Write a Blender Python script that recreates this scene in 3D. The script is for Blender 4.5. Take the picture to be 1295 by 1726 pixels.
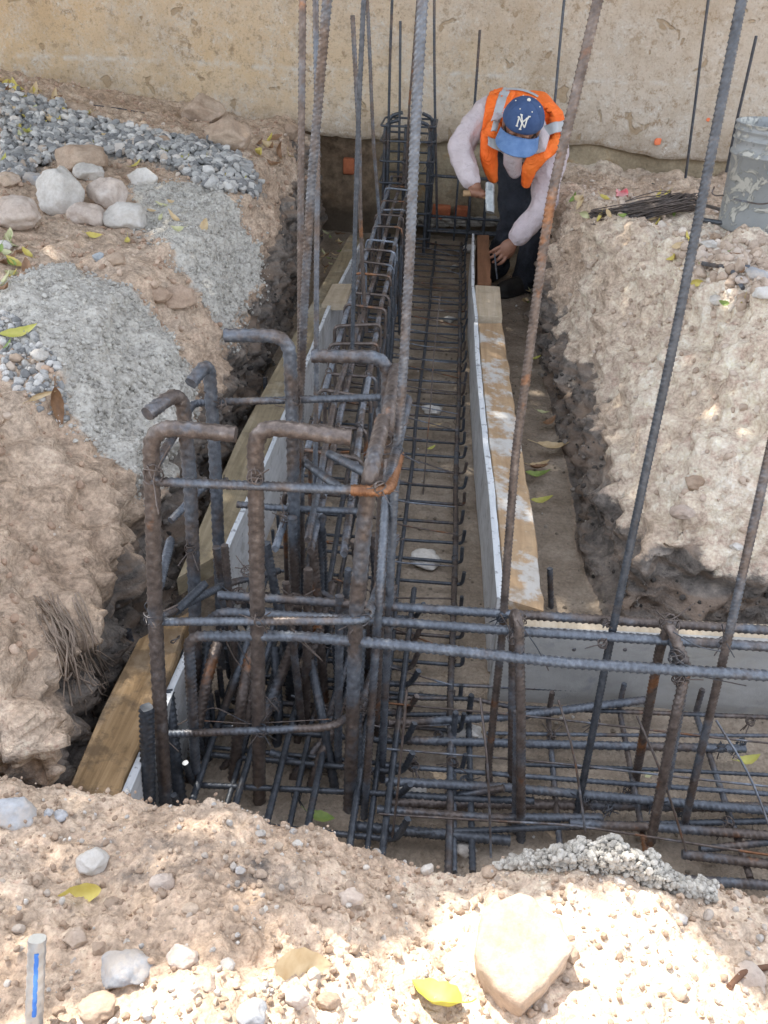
import bpy, bmesh, math, random
import numpy as np
from mathutils import Vector, Matrix
from mathutils.bvhtree import BVHTree

for o in list(bpy.data.objects): bpy.data.objects.remove(o)
SC = bpy.context.scene
COL = SC.collection
random.seed(7)
RNG = np.random.default_rng(7)

# ------------------------------------------------------------------ camera
F = 1440.0; CX = 647.5; CY = 863.0
PITCH, YAW, ROLL = math.radians(33), math.radians(3.7), math.radians(2.2)
CAM = Vector((0, 0, 1.56))
fwd = Vector((-math.sin(YAW)*math.cos(PITCH), math.cos(YAW)*math.cos(PITCH), -math.sin(PITCH)))
r0 = fwd.cross(Vector((0, 0, 1))).normalized(); u0 = r0.cross(fwd)
RR = r0*math.cos(ROLL) + u0*math.sin(ROLL); UU = -r0*math.sin(ROLL) + u0*math.cos(ROLL)
cd = bpy.data.cameras.new('camera'); cam = bpy.data.objects.new('camera', cd); COL.objects.link(cam)
M = Matrix((RR, UU, -fwd)).transposed().to_4x4(); M.translation = CAM
cam.matrix_world = M
cd.sensor_fit = 'VERTICAL'; cd.sensor_height = 36.0; cd.lens = 36.0*F/1726.0
cd.clip_start = 0.02; cd.clip_end = 300
SC.camera = cam

# ------------------------------------------------------------------ light
SUN_TO = Vector((-0.40, 0.47, 1.0)).normalized()
SUN_EL = math.asin(SUN_TO.z)
w = bpy.data.worlds.new('World'); SC.world = w; w.use_nodes = True
nt = w.node_tree; nt.nodes.clear()
sky = nt.nodes.new('ShaderNodeTexSky'); sky.sky_type = 'NISHITA'; sky.sun_disc = False
sky.sun_elevation = SUN_EL; sky.sun_rotation = math.atan2(SUN_TO.x, SUN_TO.y)
sky.dust_density = 2.0; sky.ozone_density = 0.6; sky.air_density = 1.0
bg = nt.nodes.new('ShaderNodeBackground'); bg.inputs[1].default_value = 0.13
wo = nt.nodes.new('ShaderNodeOutputWorld')
hs = nt.nodes.new('ShaderNodeHueSaturation'); hs.inputs['Saturation'].default_value = .36
nt.links.new(sky.outputs[0], hs.inputs['Color']); nt.links.new(hs.outputs[0], bg.inputs[0]); nt.links.new(bg.outputs[0], wo.inputs[0])
sl = bpy.data.lights.new('sun', 'SUN'); sl.energy = 2.1; sl.angle = math.radians(0.53); sl.color = (1.0, 0.93, 0.82)
so = bpy.data.objects.new('sun', sl); COL.objects.link(so)
so.rotation_euler = (-SUN_TO).to_track_quat('-Z', 'Y').to_euler()
so.location = SUN_TO*20
SC.view_settings.view_transform = 'Standard'; SC.view_settings.look = 'None'
SC.view_settings.exposure = 2.28; SC.view_settings.gamma = 1.0
SC.view_settings.use_curve_mapping = False

# ------------------------------------------------------------------ helpers
def ray(px, py): return fwd + RR*((px-CX)/F) - UU*((py-CY)/F)
def P(px, py, Y=None, z=None, X=None):
    d = ray(px, py)
    if Y is not None: t = Y/d.y
    elif X is not None: t = X/d.x
    else: t = (z-CAM.z)/d.z
    return CAM + d*t

def tag(o, label=None, cat=None, group=None, kind=None):
    if label: o['label'] = label
    if cat: o['category'] = cat
    if group: o['group'] = group
    if kind: o['kind'] = kind
    return o
def empty(name, loc, label=None, cat=None, group=None):
    o = bpy.data.objects.new(name, None); COL.objects.link(o); o.location = loc
    o.empty_display_size = 0.05
    return tag(o, label, cat, group)
def link(name, me, m=None, parent=None, loc=None):
    o = bpy.data.objects.new(name, me); COL.objects.link(o)
    if m is not None:
        if not me.materials: me.materials.append(m)
    if loc is not None: o.location = loc
    if parent is not None:
        o.parent = parent
        if loc is None:
            w_ = Vector((0, 0, 0)); p_ = parent
            while p_ is not None: w_ += p_.location; p_ = p_.parent
            o.location = -w_
    return o
def np_mesh(name, V, Fc, smooth=True, uv=None):
    """V (n,3), Fc (m,k) equal-sized faces or list of arrays"""
    me = bpy.data.meshes.new(name)
    V = np.asarray(V, dtype=np.float32); Fs = Fc if isinstance(Fc, list) else [Fc]
    Fs = [np.asarray(f, dtype=np.int32) for f in Fs if len(f)]
    nl = sum(f.size for f in Fs); nf = sum(len(f) for f in Fs)
    me.vertices.add(len(V)); me.vertices.foreach_set('co', V.ravel())
    me.loops.add(nl); me.polygons.add(nf)
    me.loops.foreach_set('vertex_index', np.concatenate([f.ravel() for f in Fs]))
    tot = np.concatenate([np.full(len(f), f.shape[1], dtype=np.int32) for f in Fs])
    st = np.concatenate([[0], np.cumsum(tot)[:-1]]).astype(np.int32)
    me.polygons.foreach_set('loop_start', st); me.polygons.foreach_set('loop_total', tot)
    me.polygons.foreach_set('use_smooth', np.full(nf, smooth))
    me.update(calc_edges=True); me.validate()
    return me

def _hash(ix, iy, iz, s):
    n = (ix*374761393 + iy*668265263 + iz*2147483647 + s*974711) & 0xffffffff
    n = ((n ^ (n >> 13))*1274126177) & 0xffffffff
    n = ((n ^ (n >> 16))*2246822519) & 0xffffffff
    return ((n ^ (n >> 15)) & 0xffffff)/float(0xffffff)*2-1
def vnoise(p, s=0):
    p = np.asarray(p, dtype=np.float64) + 1000.0
    i = np.floor(p).astype(np.int64); f = p-i; f = f*f*(3-2*f)
    r = 0
    for a in (0, 1):
        for b in (0, 1):
            for c in (0, 1):
                wgt = (f[:, 0] if a else 1-f[:, 0])*(f[:, 1] if b else 1-f[:, 1])*(f[:, 2] if c else 1-f[:, 2])
                r = r + wgt*_hash(i[:, 0]+a, i[:, 1]+b, i[:, 2]+c, s)
    return r
def fbm(p, o=4, s=0, g=.5):
    r = 0; a = 1
    for k in range(o):
        r = r + a*vnoise(p*(2.03**k), s+k*17); a *= g
    return r
def sstep(a, b, x):
    t = np.clip((x-a)/(b-a), 0, 1); return t*t*(3-2*t)

# ------------------------------------------------------------------ materials
def newmat(name):
    m = bpy.data.materials.new(name); m.use_nodes = True
    n = m.node_tree; n.nodes.clear()
    out = n.nodes.new('ShaderNodeOutputMaterial'); b = n.nodes.new('ShaderNodeBsdfPrincipled')
    n.links.new(b.outputs[0], out.inputs[0])
    return m, n, b
class G:
    """tiny node graph helper"""
    def __init__(s, n): s.n = n
    def N(s, t, **k):
        x = s.n.nodes.new(t)
        for a, v in k.items(): setattr(x, a, v)
        return x
    def L(s, a, b): s.n.links.new(a, b)
    def coord(s, world=False):
        if world: return s.N('ShaderNodeNewGeometry').outputs['Position']
        return s.N('ShaderNodeTexCoord').outputs['Object']
    def noise(s, co, scale, detail=4, rough=.55, dist=0):
        x = s.N('ShaderNodeTexNoise'); x.inputs['Scale'].default_value = scale
        x.inputs['Detail'].default_value = detail; x.inputs['Roughness'].default_value = rough
        x.inputs['Distortion'].default_value = dist
        s.L(co, x.inputs['Vector']); return x.outputs['Fac']
    def voro(s, co, scale, feat='F1'):
        x = s.N('ShaderNodeTexVoronoi'); x.feature = feat; x.inputs['Scale'].default_value = scale
        s.L(co, x.inputs['Vector']); return x.outputs['Distance']
    def ramp(s, fac, stops, interp='LINEAR'):
        x = s.N('ShaderNodeValToRGB'); x.color_ramp.interpolation = interp
        e = x.color_ramp.elements
        while len(e) < len(stops): e.new(.5)
        for i, (p, c) in enumerate(stops):
            e[i].position = p
            e[i].color = (c, c, c, 1) if not isinstance(c, (tuple, list)) else (*c[:3], 1)
        s.L(fac, x.inputs[0]); return x.outputs[0]
    def mix(s, fac, a, b, mode='MIX'):
        x = s.N('ShaderNodeMix', data_type='RGBA', blend_type=mode)
        for k, v in ((0, fac), (6, a), (7, b)):
            if isinstance(v, (int, float)): x.inputs[k].default_value = v
            elif isinstance(v, (tuple, list)): x.inputs[k].default_value = (*v[:3], 1)
            else: s.L(v, x.inputs[k])
        return x.outputs[2]
    def math(s, op, a, b=0.0, clamp=False):
        x = s.N('ShaderNodeMath', operation=op); x.use_clamp = clamp
        for k, v in ((0, a), (1, b)):
            if isinstance(v, (int, float)): x.inputs[k].default_value = v
            else: s.L(v, x.inputs[k])
        return x.outputs[0]
    def bump(s, h, dist=.003, strength=1.0, prev=None):
        x = s.N('ShaderNodeBump'); x.inputs['Strength'].default_value = strength
        x.inputs['Distance'].default_value = dist; s.L(h, x.inputs['Height'])
        if prev is not None: s.L(prev, x.inputs['Normal'])
        return x.outputs[0]
def simple(name, stops, scale=8, rough=.85, bumpd=.002, bscale=60, metal=0, detail=5, rnd=.0, world=False, spec=.3, dist=0):
    m, n, b = newmat(name); g = G(n); co = g.coord(world)
    f = g.noise(co, scale, detail, .6, dist)
    if rnd:
        oi = g.N('ShaderNodeObjectInfo')
        f = g.math('ADD', f, g.math('MULTIPLY', g.math('SUBTRACT', oi.outputs['Random'], .5), rnd))
    col = g.ramp(f, stops)
    g.L(col, b.inputs['Base Color'])
    b.inputs['Roughness'].default_value = rough; b.inputs['Metallic'].default_value = metal
    b.inputs['Specular IOR Level'].default_value = spec
    if bumpd: g.L(g.bump(g.noise(co, bscale, 5, .65), bumpd), b.inputs['Normal'])
    return m

# soil / ground : attribute "zone" = (dark layer, grey cement skin, gravel bed)
def ground_mat():
    m, n, b = newmat('soil'); g = G(n); co = g.coord(True)
    at = g.N('ShaderNodeAttribute'); at.attribute_name = 'zone'
    sep = g.N('ShaderNodeSeparateColor'); g.L(at.outputs['Color'], sep.inputs[0])
    at2 = g.N('ShaderNodeAttribute'); at2.attribute_name = 'tone'
    sep2 = g.N('ShaderNodeSeparateColor'); g.L(at2.outputs['Color'], sep2.inputs[0])
    n1 = g.noise(co, 3.0, 6, .6); n2 = g.noise(co, 22, 8, .7); n3 = g.noise(co, 110, 6, .7)
    red = g.ramp(n1, [(.3, (.35, .255, .185)), (.5, (.445, .34, .255)), (.7, (.525, .425, .335))])
    pale = g.ramp(n1, [(.3, (.49, .39, .30)), (.5, (.575, .475, .38)), (.7, (.65, .565, .47))])
    soil = g.mix(sep2.outputs[0], red, pale)
    soil = g.mix(.9, soil, g.ramp(n2, [(.28, .26), (.5, .54), (.72, .78)]), 'OVERLAY')
    soil = g.mix(.75, soil, g.ramp(n3, [(.3, .30), (.6, .64)]), 'OVERLAY')
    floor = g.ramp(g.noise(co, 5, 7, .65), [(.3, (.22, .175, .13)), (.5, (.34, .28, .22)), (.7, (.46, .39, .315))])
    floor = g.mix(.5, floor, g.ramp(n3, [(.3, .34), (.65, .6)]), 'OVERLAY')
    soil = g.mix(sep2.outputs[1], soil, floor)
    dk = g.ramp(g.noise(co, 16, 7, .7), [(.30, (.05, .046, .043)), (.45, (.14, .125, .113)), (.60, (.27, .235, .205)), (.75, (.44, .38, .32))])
    cem = g.ramp(g.noise(co, 26, 8, .75), [(.3, (.36, .335, .30)), (.42, (.50, .475, .43)), (.7, (.60, .575, .52))])
    grv = g.ramp(g.noise(co, 40, 5, .7), [(.3, (.10, .095, .09)), (.6, (.27, .26, .24))])
    # ragged edges for the masks
    def ragged(v):
        return g.ramp(g.math('ADD', v, g.math('MULTIPLY', g.math('SUBTRACT', g.noise(co, 18, 8, .72), .5), .9)), [(.42, 0.0), (.58, 1.0)])
    mpz = g.N('ShaderNodeMapping'); mpz.inputs['Scale'].default_value = (2.5, 2.5, 22); g.L(co, mpz.inputs[0])
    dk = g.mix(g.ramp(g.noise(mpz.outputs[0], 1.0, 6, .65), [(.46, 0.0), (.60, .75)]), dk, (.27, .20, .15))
    cem = g.mix(.5, cem, g.ramp(g.voro(co, 95), [(.10, .58), (.45, .48), (.75, .30)]), 'OVERLAY')
    cem = g.mix(g.ramp(g.noise(co, 70, 4, .7), [(.36, .7), (.43, 0.0)]), cem, (.20, .185, .16))
    soil = g.mix(.25, soil, g.ramp(g.voro(co, 85), [(.10, .60), (.5, .46), (.8, .24)]), 'OVERLAY')
    c = g.mix(ragged(sep.outputs[1]), soil, cem)
    c = g.mix(ragged(sep.outputs[2]), c, grv)
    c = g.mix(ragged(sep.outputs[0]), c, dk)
    g.L(c, b.inputs['Base Color'])
    b.inputs['Roughness'].default_value = .95; b.inputs['Specular IOR Level'].default_value = .12
    v1 = g.voro(co, 48); v2 = g.voro(co, 120); v3 = g.voro(co, 260)
    grain = g.math('ADD', g.math('MULTIPLY', v1, -1.0), g.math('ADD', g.math('MULTIPLY', v2, -.6), g.math('MULTIPLY', v3, -.35)))
    b1 = g.bump(g.noise(co, 24, 5, .6), .014, .6)
    b2 = g.bump(grain, .0055, .6, b1)
    g.L(b2, b.inputs['Normal'])
    return m
MG = ground_mat()

def wall_mat():
    m, n, b = newmat('stucco'); g = G(n); co = g.coord(True)
    mp = g.N('ShaderNodeMapping'); g.L(co, mp.inputs[0]); mp.inputs['Scale'].default_value = (1, 1, 1.0)
    co = mp.outputs[0]
    big = g.noise(co, 1.1, 5, .6); mid = g.noise(co, 5, 8, .7); fine = g.noise(co, 38, 8, .75)
    sepc = g.N('ShaderNodeSeparateXYZ'); g.L(co, sepc.inputs[0]); z = sepc.outputs[2]; x = sepc.outputs[0]
    # ochre paint to the upper left, bare whitish lime elsewhere, brown lower band
    tintf = g.math('ADD', g.math('MULTIPLY', x, -.16), g.math('ADD', big, -.12))
    base = g.ramp(tintf, [(.25, (.68, .585, .48)), (.55, (.74, .59, .42)), (.8, (.71, .53, .33))])
    white = g.ramp(mid, [(.46, 0.0), (.60, 1.0)])
    white = g.math('MULTIPLY', white, g.ramp(g.noise(co, 60, 4, .7), [(.40, .15), (.58, 1.0)]))
    c = g.mix(g.math('MULTIPLY', white, .75), base, (.72, .67, .60))
    low = g.ramp(g.math('ADD', z, g.math('MULTIPLY', mid, .5)), [(.82, 1.0), (1.45, 0.0)])
    c = g.mix(g.math('MULTIPLY', low, .78), c, g.ramp(fine, [(.3, (.27, .21, .16)), (.5, (.44, .36, .28)), (.7, (.68, .62, .55))]))
    spk = g.ramp(g.noise(co, 16, 9, .82), [(.40, 1.0), (.475, 0.0)])
    c = g.mix(g.math('MULTIPLY', spk, g.ramp(g.noise(co, 2.2, 4), [(.35, .35), (.62, .9)])), c, (.40, .29, .19))
    chips = g.ramp(g.noise(co, 26, 9, .85), [(.545, 0.0), (.60, 1.0)])
    c = g.mix(g.math('MULTIPLY', chips, g.ramp(mid, [(.40, .25), (.60, .9)])), c, (.80, .77, .71))
    stain = g.ramp(g.noise(co, 1.7, 6, .68), [(.50, 0.0), (.72, .7)])
    c = g.mix(stain, c, (.47, .36, .24))
    c = g.mix(g.ramp(g.noise(co, 90, 5, .8), [(.36, .55), (.45, 0.0)]), c, (.36, .26, .17))
    # flaked patches
    fl = g.ramp(g.noise(co, 7.5, 3, .5, .6), [(.66, 0.0), (.69, 1.0)])
    c = g.mix(g.math('MULTIPLY', fl, .7), c, (.42, .30, .18))
    pitn = g.ramp(g.noise(co, 30, 4, .6), [(.30, 1.0), (.38, 0.0)])
    c = g.mix(g.math('MULTIPLY', pitn, .55), c, (.34, .25, .17))
    # pale scratch line and a hint of old green paint
    grn = g.ramp(g.noise(co, 3.3, 4, .6), [(.70, 0.0), (.76, 1.0)])
    c = g.mix(g.math('MULTIPLY', grn, .35), c, (.40, .50, .42))
    ln = g.math('ABSOLUTE', g.math('SUBTRACT', g.math('ADD', z, g.math('MULTIPLY', g.noise(co, 3, 3), .05)), 1.005))
    lnm = g.math('MULTIPLY', g.ramp(ln, [(.004, 1.0), (.022, 0.0)]), g.ramp(g.noise(co, 9, 4, .7), [(.46, 0.0), (.62, .6)]))
    c = g.mix(lnm, c, (.76, .74, .70))
    g.L(c, b.inputs['Base Color']); b.inputs['Roughness'].default_value = .93
    b.inputs['Specular IOR Level'].default_value = .15
    b1 = g.bump(g.noise(co, 11, 9, .75), .035, .9); b2 = g.bump(g.math('ADD', fine, g.math('MULTIPLY', fl, -.8)), .012, .9, b1)
    g.L(b2, b.inputs['Normal'])
    return m

def rebar_mat(name, rust, orange=.1, dark=1.0):
    m, n, b = newmat(name); g = G(n); co = g.coord(True)
    oi = g.N('ShaderNodeObjectInfo')
    f = g.noise(co, 7, 5, .65)
    f2 = g.noise(co, 60, 4, .7)
    r = g.math('ADD', f, g.math('MULTIPLY', g.math('SUBTRACT', oi.outputs['Random'], .5), .22))
    steel = g.ramp(f2, [(.3, (.075*dark, .084*dark, .10*dark)), (.55, (.135*dark, .152*dark, .18*dark)), (.75, (.22*dark, .24*dark, .27*dark))])
    brown = g.ramp(f2, [(.3, (.065, .052, .047)), (.6, (.15, .123, .11)), (.8, (.27, .24, .222))])
    org = g.ramp(f2, [(.3, (.15, .062, .026)), (.7, (.33, .155, .068))])
    c = g.mix(g.ramp(r, [(.62-rust*.5, 0.0), (.74-rust*.5, 1.0)]), steel, brown)
    c = g.mix(g.ramp(g.math('ADD', r, g.math('MULTIPLY', g.noise(co, 2.3, 3), .3)), [(.93-orange, 0.0), (1.0-orange, .85)]), c, org)
    g.L(c, b.inputs['Base Color'])
    b.inputs['Metallic'].default_value = .4; b.inputs['Roughness'].default_value = .43
    b.inputs['Specular IOR Level'].default_value = .4
    g.L(g.bump(f2, .0012, .7), b.inputs['Normal'])
    return m
MS = rebar_mat('steel', .24, .06)
MSD = rebar_mat('steel_dark', .12, .04, .6)
MB = rebar_mat('steel_brown', .46, .12)
MBL = rebar_mat('steel_light', .40, .05, 1.9)
MR = rebar_mat('steel_rusty', .85, .16)
MO = rebar_mat('steel_orange_rust', .9, .52)
MB2 = rebar_mat('steel_patchy_rust', .5, .13)
MW = rebar_mat('tie_wire', .45, .06, .55)
MTHIN = rebar_mat('thin_rod', .45, .16, 1.7)

# ------------------------------------------------------------------ tubes
def fillet(pts, r=.02, n=5):
    pts = [Vector(p) for p in pts]; out = [pts[0]]
    for i in range(1, len(pts)-1):
        a, b, c = pts[i-1], pts[i], pts[i+1]
        d1 = (a-b); d2 = (c-b); rr = min(r, d1.length*.49, d2.length*.49)
        s = b + d1.normalized()*rr; e = b + d2.normalized()*rr
        for k in range(n+1):
            t = k/n
            out.append(s*(1-t)**2 + b*2*t*(1-t) + e*t*t)
    out.append(pts[-1]); return out
def resample(pts, step, closed=False):
    pts = np.array([list(p) for p in pts])
    if closed: pts = np.vstack([pts, pts[:1]])
    d = np.linalg.norm(np.diff(pts, axis=0), axis=1); keep = np.concatenate([[True], d > 1e-7]); pts = pts[keep]
    d = np.linalg.norm(np.diff(pts, axis=0), axis=1); s = np.concatenate([[0], np.cumsum(d)])
    n = max(2, int(round(s[-1]/step))+1); t = np.linspace(0, s[-1], n)
    q = np.stack([np.interp(t, s, pts[:, k]) for k in range(3)], 1)
    if closed: q = q[:-1]; t = t[:-1]
    return q, t
def frames(q, closed=False):
    T = np.gradient(q, axis=0)
    if closed: T = np.roll(q, -1, 0)-np.roll(q, 1, 0)
    T /= np.linalg.norm(T, axis=1)[:, None]+1e-12
    up = np.array([0, 0, 1.0]) if abs(T[0, 2]) < .8 else np.array([0, 1.0, 0])
    N = np.zeros_like(T); v = np.cross(T[0], up); v /= np.linalg.norm(v); N[0] = v
    for i in range(1, len(T)):
        v = v-T[i]*v.dot(T[i]); v /= np.linalg.norm(v)+1e-12; N[i] = v
    return T, N, np.cross(T, N)
def tube_arrays(pts, r, step=.02, sides=8, rib=0, pitch=.011, kind='spiral', closed=False, taper=None):
    if rib: step = pitch/(6.0 if kind == 'chevron' else 5.0)
    q, s = resample(pts, step, closed); T, N, B = frames(q, closed)
    n = len(q); th = np.arange(sides)/sides*2*np.pi
    rad = np.full((n, sides), float(r))
    if taper is not None: rad *= np.interp(np.linspace(0, 1, n), np.linspace(0, 1, len(taper)), taper)[:, None]
    if rib:
        if kind == 'chevron':
            ph = s[:, None]/pitch/1.6 + np.abs(((th[None, :]/np.pi) % 1.0)-.5)*2.2
        else:
            ph = s[:, None]/pitch + np.where(np.sin(th[None, :]) > 0, 1, -1)*np.cos(th[None, :])*.75
        rad += rib*(1.5*np.clip(np.cos(ph*2*np.pi), 0, 1)**2-.3)
        rad[:, 0] += rib*.5; rad[:, sides//2] += rib*.5
    V = q[:, None, :] + rad[..., None]*(np.cos(th)[None, :, None]*N[:, None, :] + np.sin(th)[None, :, None]*B[:, None, :])
    V = V.reshape(-1, 3)
    i = np.arange(n if closed else n-1)[:, None]; j = np.arange(sides)[None, :]
    i2 = (i+1) % n; j2 = (j+1) % sides
    Fq = np.stack([i*sides+j, i*sides+j2, i2*sides+j2, i2*sides+j], -1).reshape(-1, 4)
    fs = [Fq]
    if not closed:
        k = len(V); V = np.vstack([V, V[:sides], V[-sides:]])
        fs.append(k+np.arange(sides)[None, ::-1]); fs.append(k+sides+np.arange(sides)[None, :])
    return V, fs
def merge(parts):
    V = []; FF = {}; o = 0
    for v, fs in parts:
        V.append(v)
        for f in fs: FF.setdefault(f.shape[1], []).append(f+o)
        o += len(v)
    return np.vstack(V), [np.vstack(x) for x in FF.values()]
def bar(name, pts, r, m, parent=None, fil=.03, rib=None, pitch=.011, kind='spiral', sides=None, closed=False, step=.02, label=None, cat=None, group=None, wob=0.0):
    """one bar = one mesh object. Top-level: origin at its first point."""
    pts = [Vector(p) for p in pts]
    if rib is None: rib = r*.17
    if sides is None: sides = 12 if rib else 8
    path = (fillet(pts+[pts[0], pts[1]], fil)[1:-1] if closed else fillet(pts, fil))
    if closed:  # drop duplicated segment
        p0 = pts[0]; loop = []
        n = len(pts)
        for i in range(n):
            a, b, c = pts[i-1], pts[i], pts[(i+1) % n]
            d1 = a-b; d2 = c-b; rr = min(fil, d1.length*.49, d2.length*.49)
            s_ = b+d1.normalized()*rr; e_ = b+d2.normalized()*rr
            for k in range(6):
                t = k/5; loop.append(s_*(1-t)**2+b*2*t*(1-t)+e_*t*t)
        path = loop
    if wob:
        q, s = resample(path, .04)
        q = q + np.stack([vnoise(np.stack([s*3+r*999, s*0+k*9.3, s*0+len(pts)], 1), k)*wob for k in range(3)], 1)
        path = [Vector(a) for a in q]
    V, fs = tube_arrays(path, r, step, sides, rib, pitch, kind, closed)
    if parent is None:
        org = np.array(pts[0]); me = np_mesh(name, V-org, fs)
        o = link(name, me, m, None, loc=Vector(org))
        return tag(o, label, cat, group)
    me = np_mesh(name, V, fs); o = link(name, me, m, parent)
    if label: o['label'] = label
    return o
def knot(name, c, R, parent, seed=0, wr=.0013, turns=3, tails=2, m=None, plane=None):
    rs = random.Random(seed); parts = []; c = Vector(c)
    for k in range(turns):
        ax = Vector((rs.uniform(-1, 1), rs.uniform(-1, 1), rs.uniform(-1, 1))).normalized()
        u = ax.orthogonal().normalized(); v = ax.cross(u); pts = []
        e = rs.uniform(.7, 1.25)
        for a in range(13):
            t = a/12*2*math.pi*1.05
            pts.append(c + (u*math.cos(t) + v*math.sin(t)*e)*R*rs.uniform(.9, 1.1) + ax*R*.25*math.sin(t*2))
        parts.append(tube_arrays(pts, wr, .004, 5))
    for k in range(tails):
        d = Vector((rs.uniform(-1, 1), rs.uniform(-1, .3), rs.uniform(-1, 1))).normalized()
        e = d.orthogonal()*rs.uniform(-.5, .5)
        pts = [c + d*R*.5, c + d*R*1.6 + e*R, c + d*R*rs.uniform(2.5, 4) + e*R*2]
        parts.append(tube_arrays(fillet(pts, R), wr, .006, 5))
    V, fs = merge(parts)
    return link(name, np_mesh(name, V, fs), m or MW, parent)

def box_bm(bm, c, s, rot=None, bev=.0, seg=2):
    r = bmesh.ops.create_cube(bm, size=1.0)
    vs = r['verts']; mt = Matrix.Translation(Vector(c)) @ (rot.to_4x4() if rot is not None else Matrix.Identity(4)) @ Matrix.Diagonal((*s, 1))
    bmesh.ops.transform(bm, matrix=mt, verts=vs)
    if bev:
        es = {e for v in vs for e in v.link_edges}
        bmesh.ops.bevel(bm, geom=list(es), offset=bev, segments=seg, affect='EDGES', profile=.6)
def bm_obj(name, bm, m, parent=None, smooth=False, loc=None):
    me = bpy.data.meshes.new(name); bm.to_mesh(me); bm.free()
    for p in me.polygons: p.use_smooth = smooth
    return link(name, me, m, parent, loc)
def remesh_obj(name, parts, voxel, m, parent=None, smooth=6, loc=None):
    """parts: (V, faces) closed shells joined, voxel remeshed into one surface, smoothed"""
    V, fs = merge(parts); me = np_mesh(name+'_t', V, fs)
    t = bpy.data.objects.new('tmp', me); COL.objects.link(t)
    mo = t.modifiers.new('r', 'REMESH'); mo.mode = 'VOXEL'; mo.voxel_size = voxel
    if smooth:
        s_ = t.modifiers.new('s', 'SMOOTH'); s_.iterations = smooth; s_.factor = .5
    dg = bpy.context.evaluated_depsgraph_get(); ev = t.evaluated_get(dg)
    out = bpy.data.meshes.new_from_object(ev); bpy.data.objects.remove(t); bpy.data.meshes.remove(me)
    for p in out.polygons: p.use_smooth = True
    out.name = name
    return out
def ico(sub=1):
    bm = bmesh.new(); bmesh.ops.create_icosphere(bm, subdivisions=sub, radius=1)
    V = np.array([v.co[:] for v in bm.verts]); Fc = np.array([[v.index for v in f.verts] for f in bm.faces]); bm.free()
    return V, Fc
ICO1 = ico(1); ICO2 = ico(2); ICO3 = ico(3); ICO4 = ico(4)
def rock_arrays(seed, size, flat=.7, sub=3, angular=.5, rough=.12, rot=None):
    V, Fc = {1: ICO1, 2: ICO2, 3: ICO3, 4: ICO4}[sub]
    rs = np.random.default_rng(seed); V = V.copy()
    # cut by random planes for facets
    for k in range(int(6+angular*10)):
        nrm = rs.normal(size=3); nrm /= np.linalg.norm(nrm); d = rs.uniform(.62, .92) if angular > .3 else rs.uniform(.78, .97)
        h = V@nrm - d; V = V - np.where(h > 0, h, 0)[:, None]*nrm*(.9)
    V = V*(1 + rough*fbm(V*1.7+seed*3.1, 3, seed)[:, None]*.6 + .12*rough*vnoise(V*9+seed, seed)[:, None])
    V = V*np.array([1, rs.uniform(.7, .95), flat])
    a = rs.uniform(0, 6.28) if rot is None else rot
    c, s = math.cos(a), math.sin(a); V = V@np.array([[c, s, 0], [-s, c, 0], [0, 0, 1]])
    return V*size, Fc
# ------------------------------------------------------------------ ground
def hf(x, y):
    nz = lambda a, b, s, f: vnoise(np.stack([x*f+a, y*f+b, x*0], 1), s)
    # left bank
    xl = np.interp(y, [.9, 1.1, 1.5, 2.2, 3.5, 4.5, 5.3, 6], [-.60, -.66, -.71, -.73, -.77, -.80, -.84, -.9]) + .025*nz(0, 0, 3, 3)
    d = xl-x
    wl = np.interp(y, [1, 2, 3, 4.2, 5.3], [.38, .40, .40, .50, .50])
    sL = np.interp(y, [1, 2, 3, 4], [1.0, 1.0, 1.25, 1.6])
    platL = .655 + .05*sstep(0, 2, d) + .20*np.exp(-((x+2.7)/.95)**2-((y-5.1)/.75)**2) + .05*np.exp(-((x+1.5)/.4)**2-((y-4.6)/.5)**2)
    platL = platL + .03*sstep(4.5, 5.6, y) + .03*nz(5, 2, 5, 1.7)
    TL = np.where(d < .05, wl*np.clip(d/.05, 0, 1), wl + sL*(d-.05))
    TL = np.minimum(TL, platL)
    TL = np.minimum(TL, np.clip((y-.93)/.05, 0, 1)*.36 + np.clip(y-.98, 0, 9)*2.0)
    # right bank
    xr = np.interp(y, [1.8, 2.1, 3.2, 4.2, 4.6, 5.4], [.54, .505, .49, .445, .47, .52]) + .02*nz(1, 9, 4, 3)
    d = x-xr
    sR = np.interp(y, [2, 3, 4.1], [1.05, 1.5, 4.5])
    wr = np.interp(y, [2, 3, 4.2], [.25, .22, .25])
    fx = np.where(d < .05, wr*np.clip(d/.05, 0, 1), wr+sR*(d-.05))
    dy = y-1.84
    fy = np.where(dy < .05, .29*np.clip(dy/.05, 0, 1), .29+1.5*(dy-.05))
    platR = np.interp(y, [1.9, 2.5, 3.2, 3.9, 4.5, 5.1, 5.8], [.72, .75, .73, .66, .57, .49, .49]) + .035*nz(3, 3, 6, 1.6)
    TR = np.minimum(np.minimum(fx, fy), platR)
    # foreground mound
    ze = np.interp(x, [-1.2, -.62, -.55, -.46, -.39, -.27, -.17, -.08, .05, .16, .29, .44, .50, .57, 1.2],
                      [.50, .455, .455, .445, .445, .47, .455, .405, .36, .385, .40, .385, .365, .355, .35])
    yf = .885
    d = yf-y
    TF = ze*np.clip(d/.045, 0, 1) + np.clip(d-.035, 0, 3)*.30
    TF = np.minimum(TF, ze+.17)
    fl = .012*nz(7, 7, 9, 5)
    return np.maximum(np.maximum(TL, TR), np.maximum(TF, fl))
WALLY = 5.75
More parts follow.
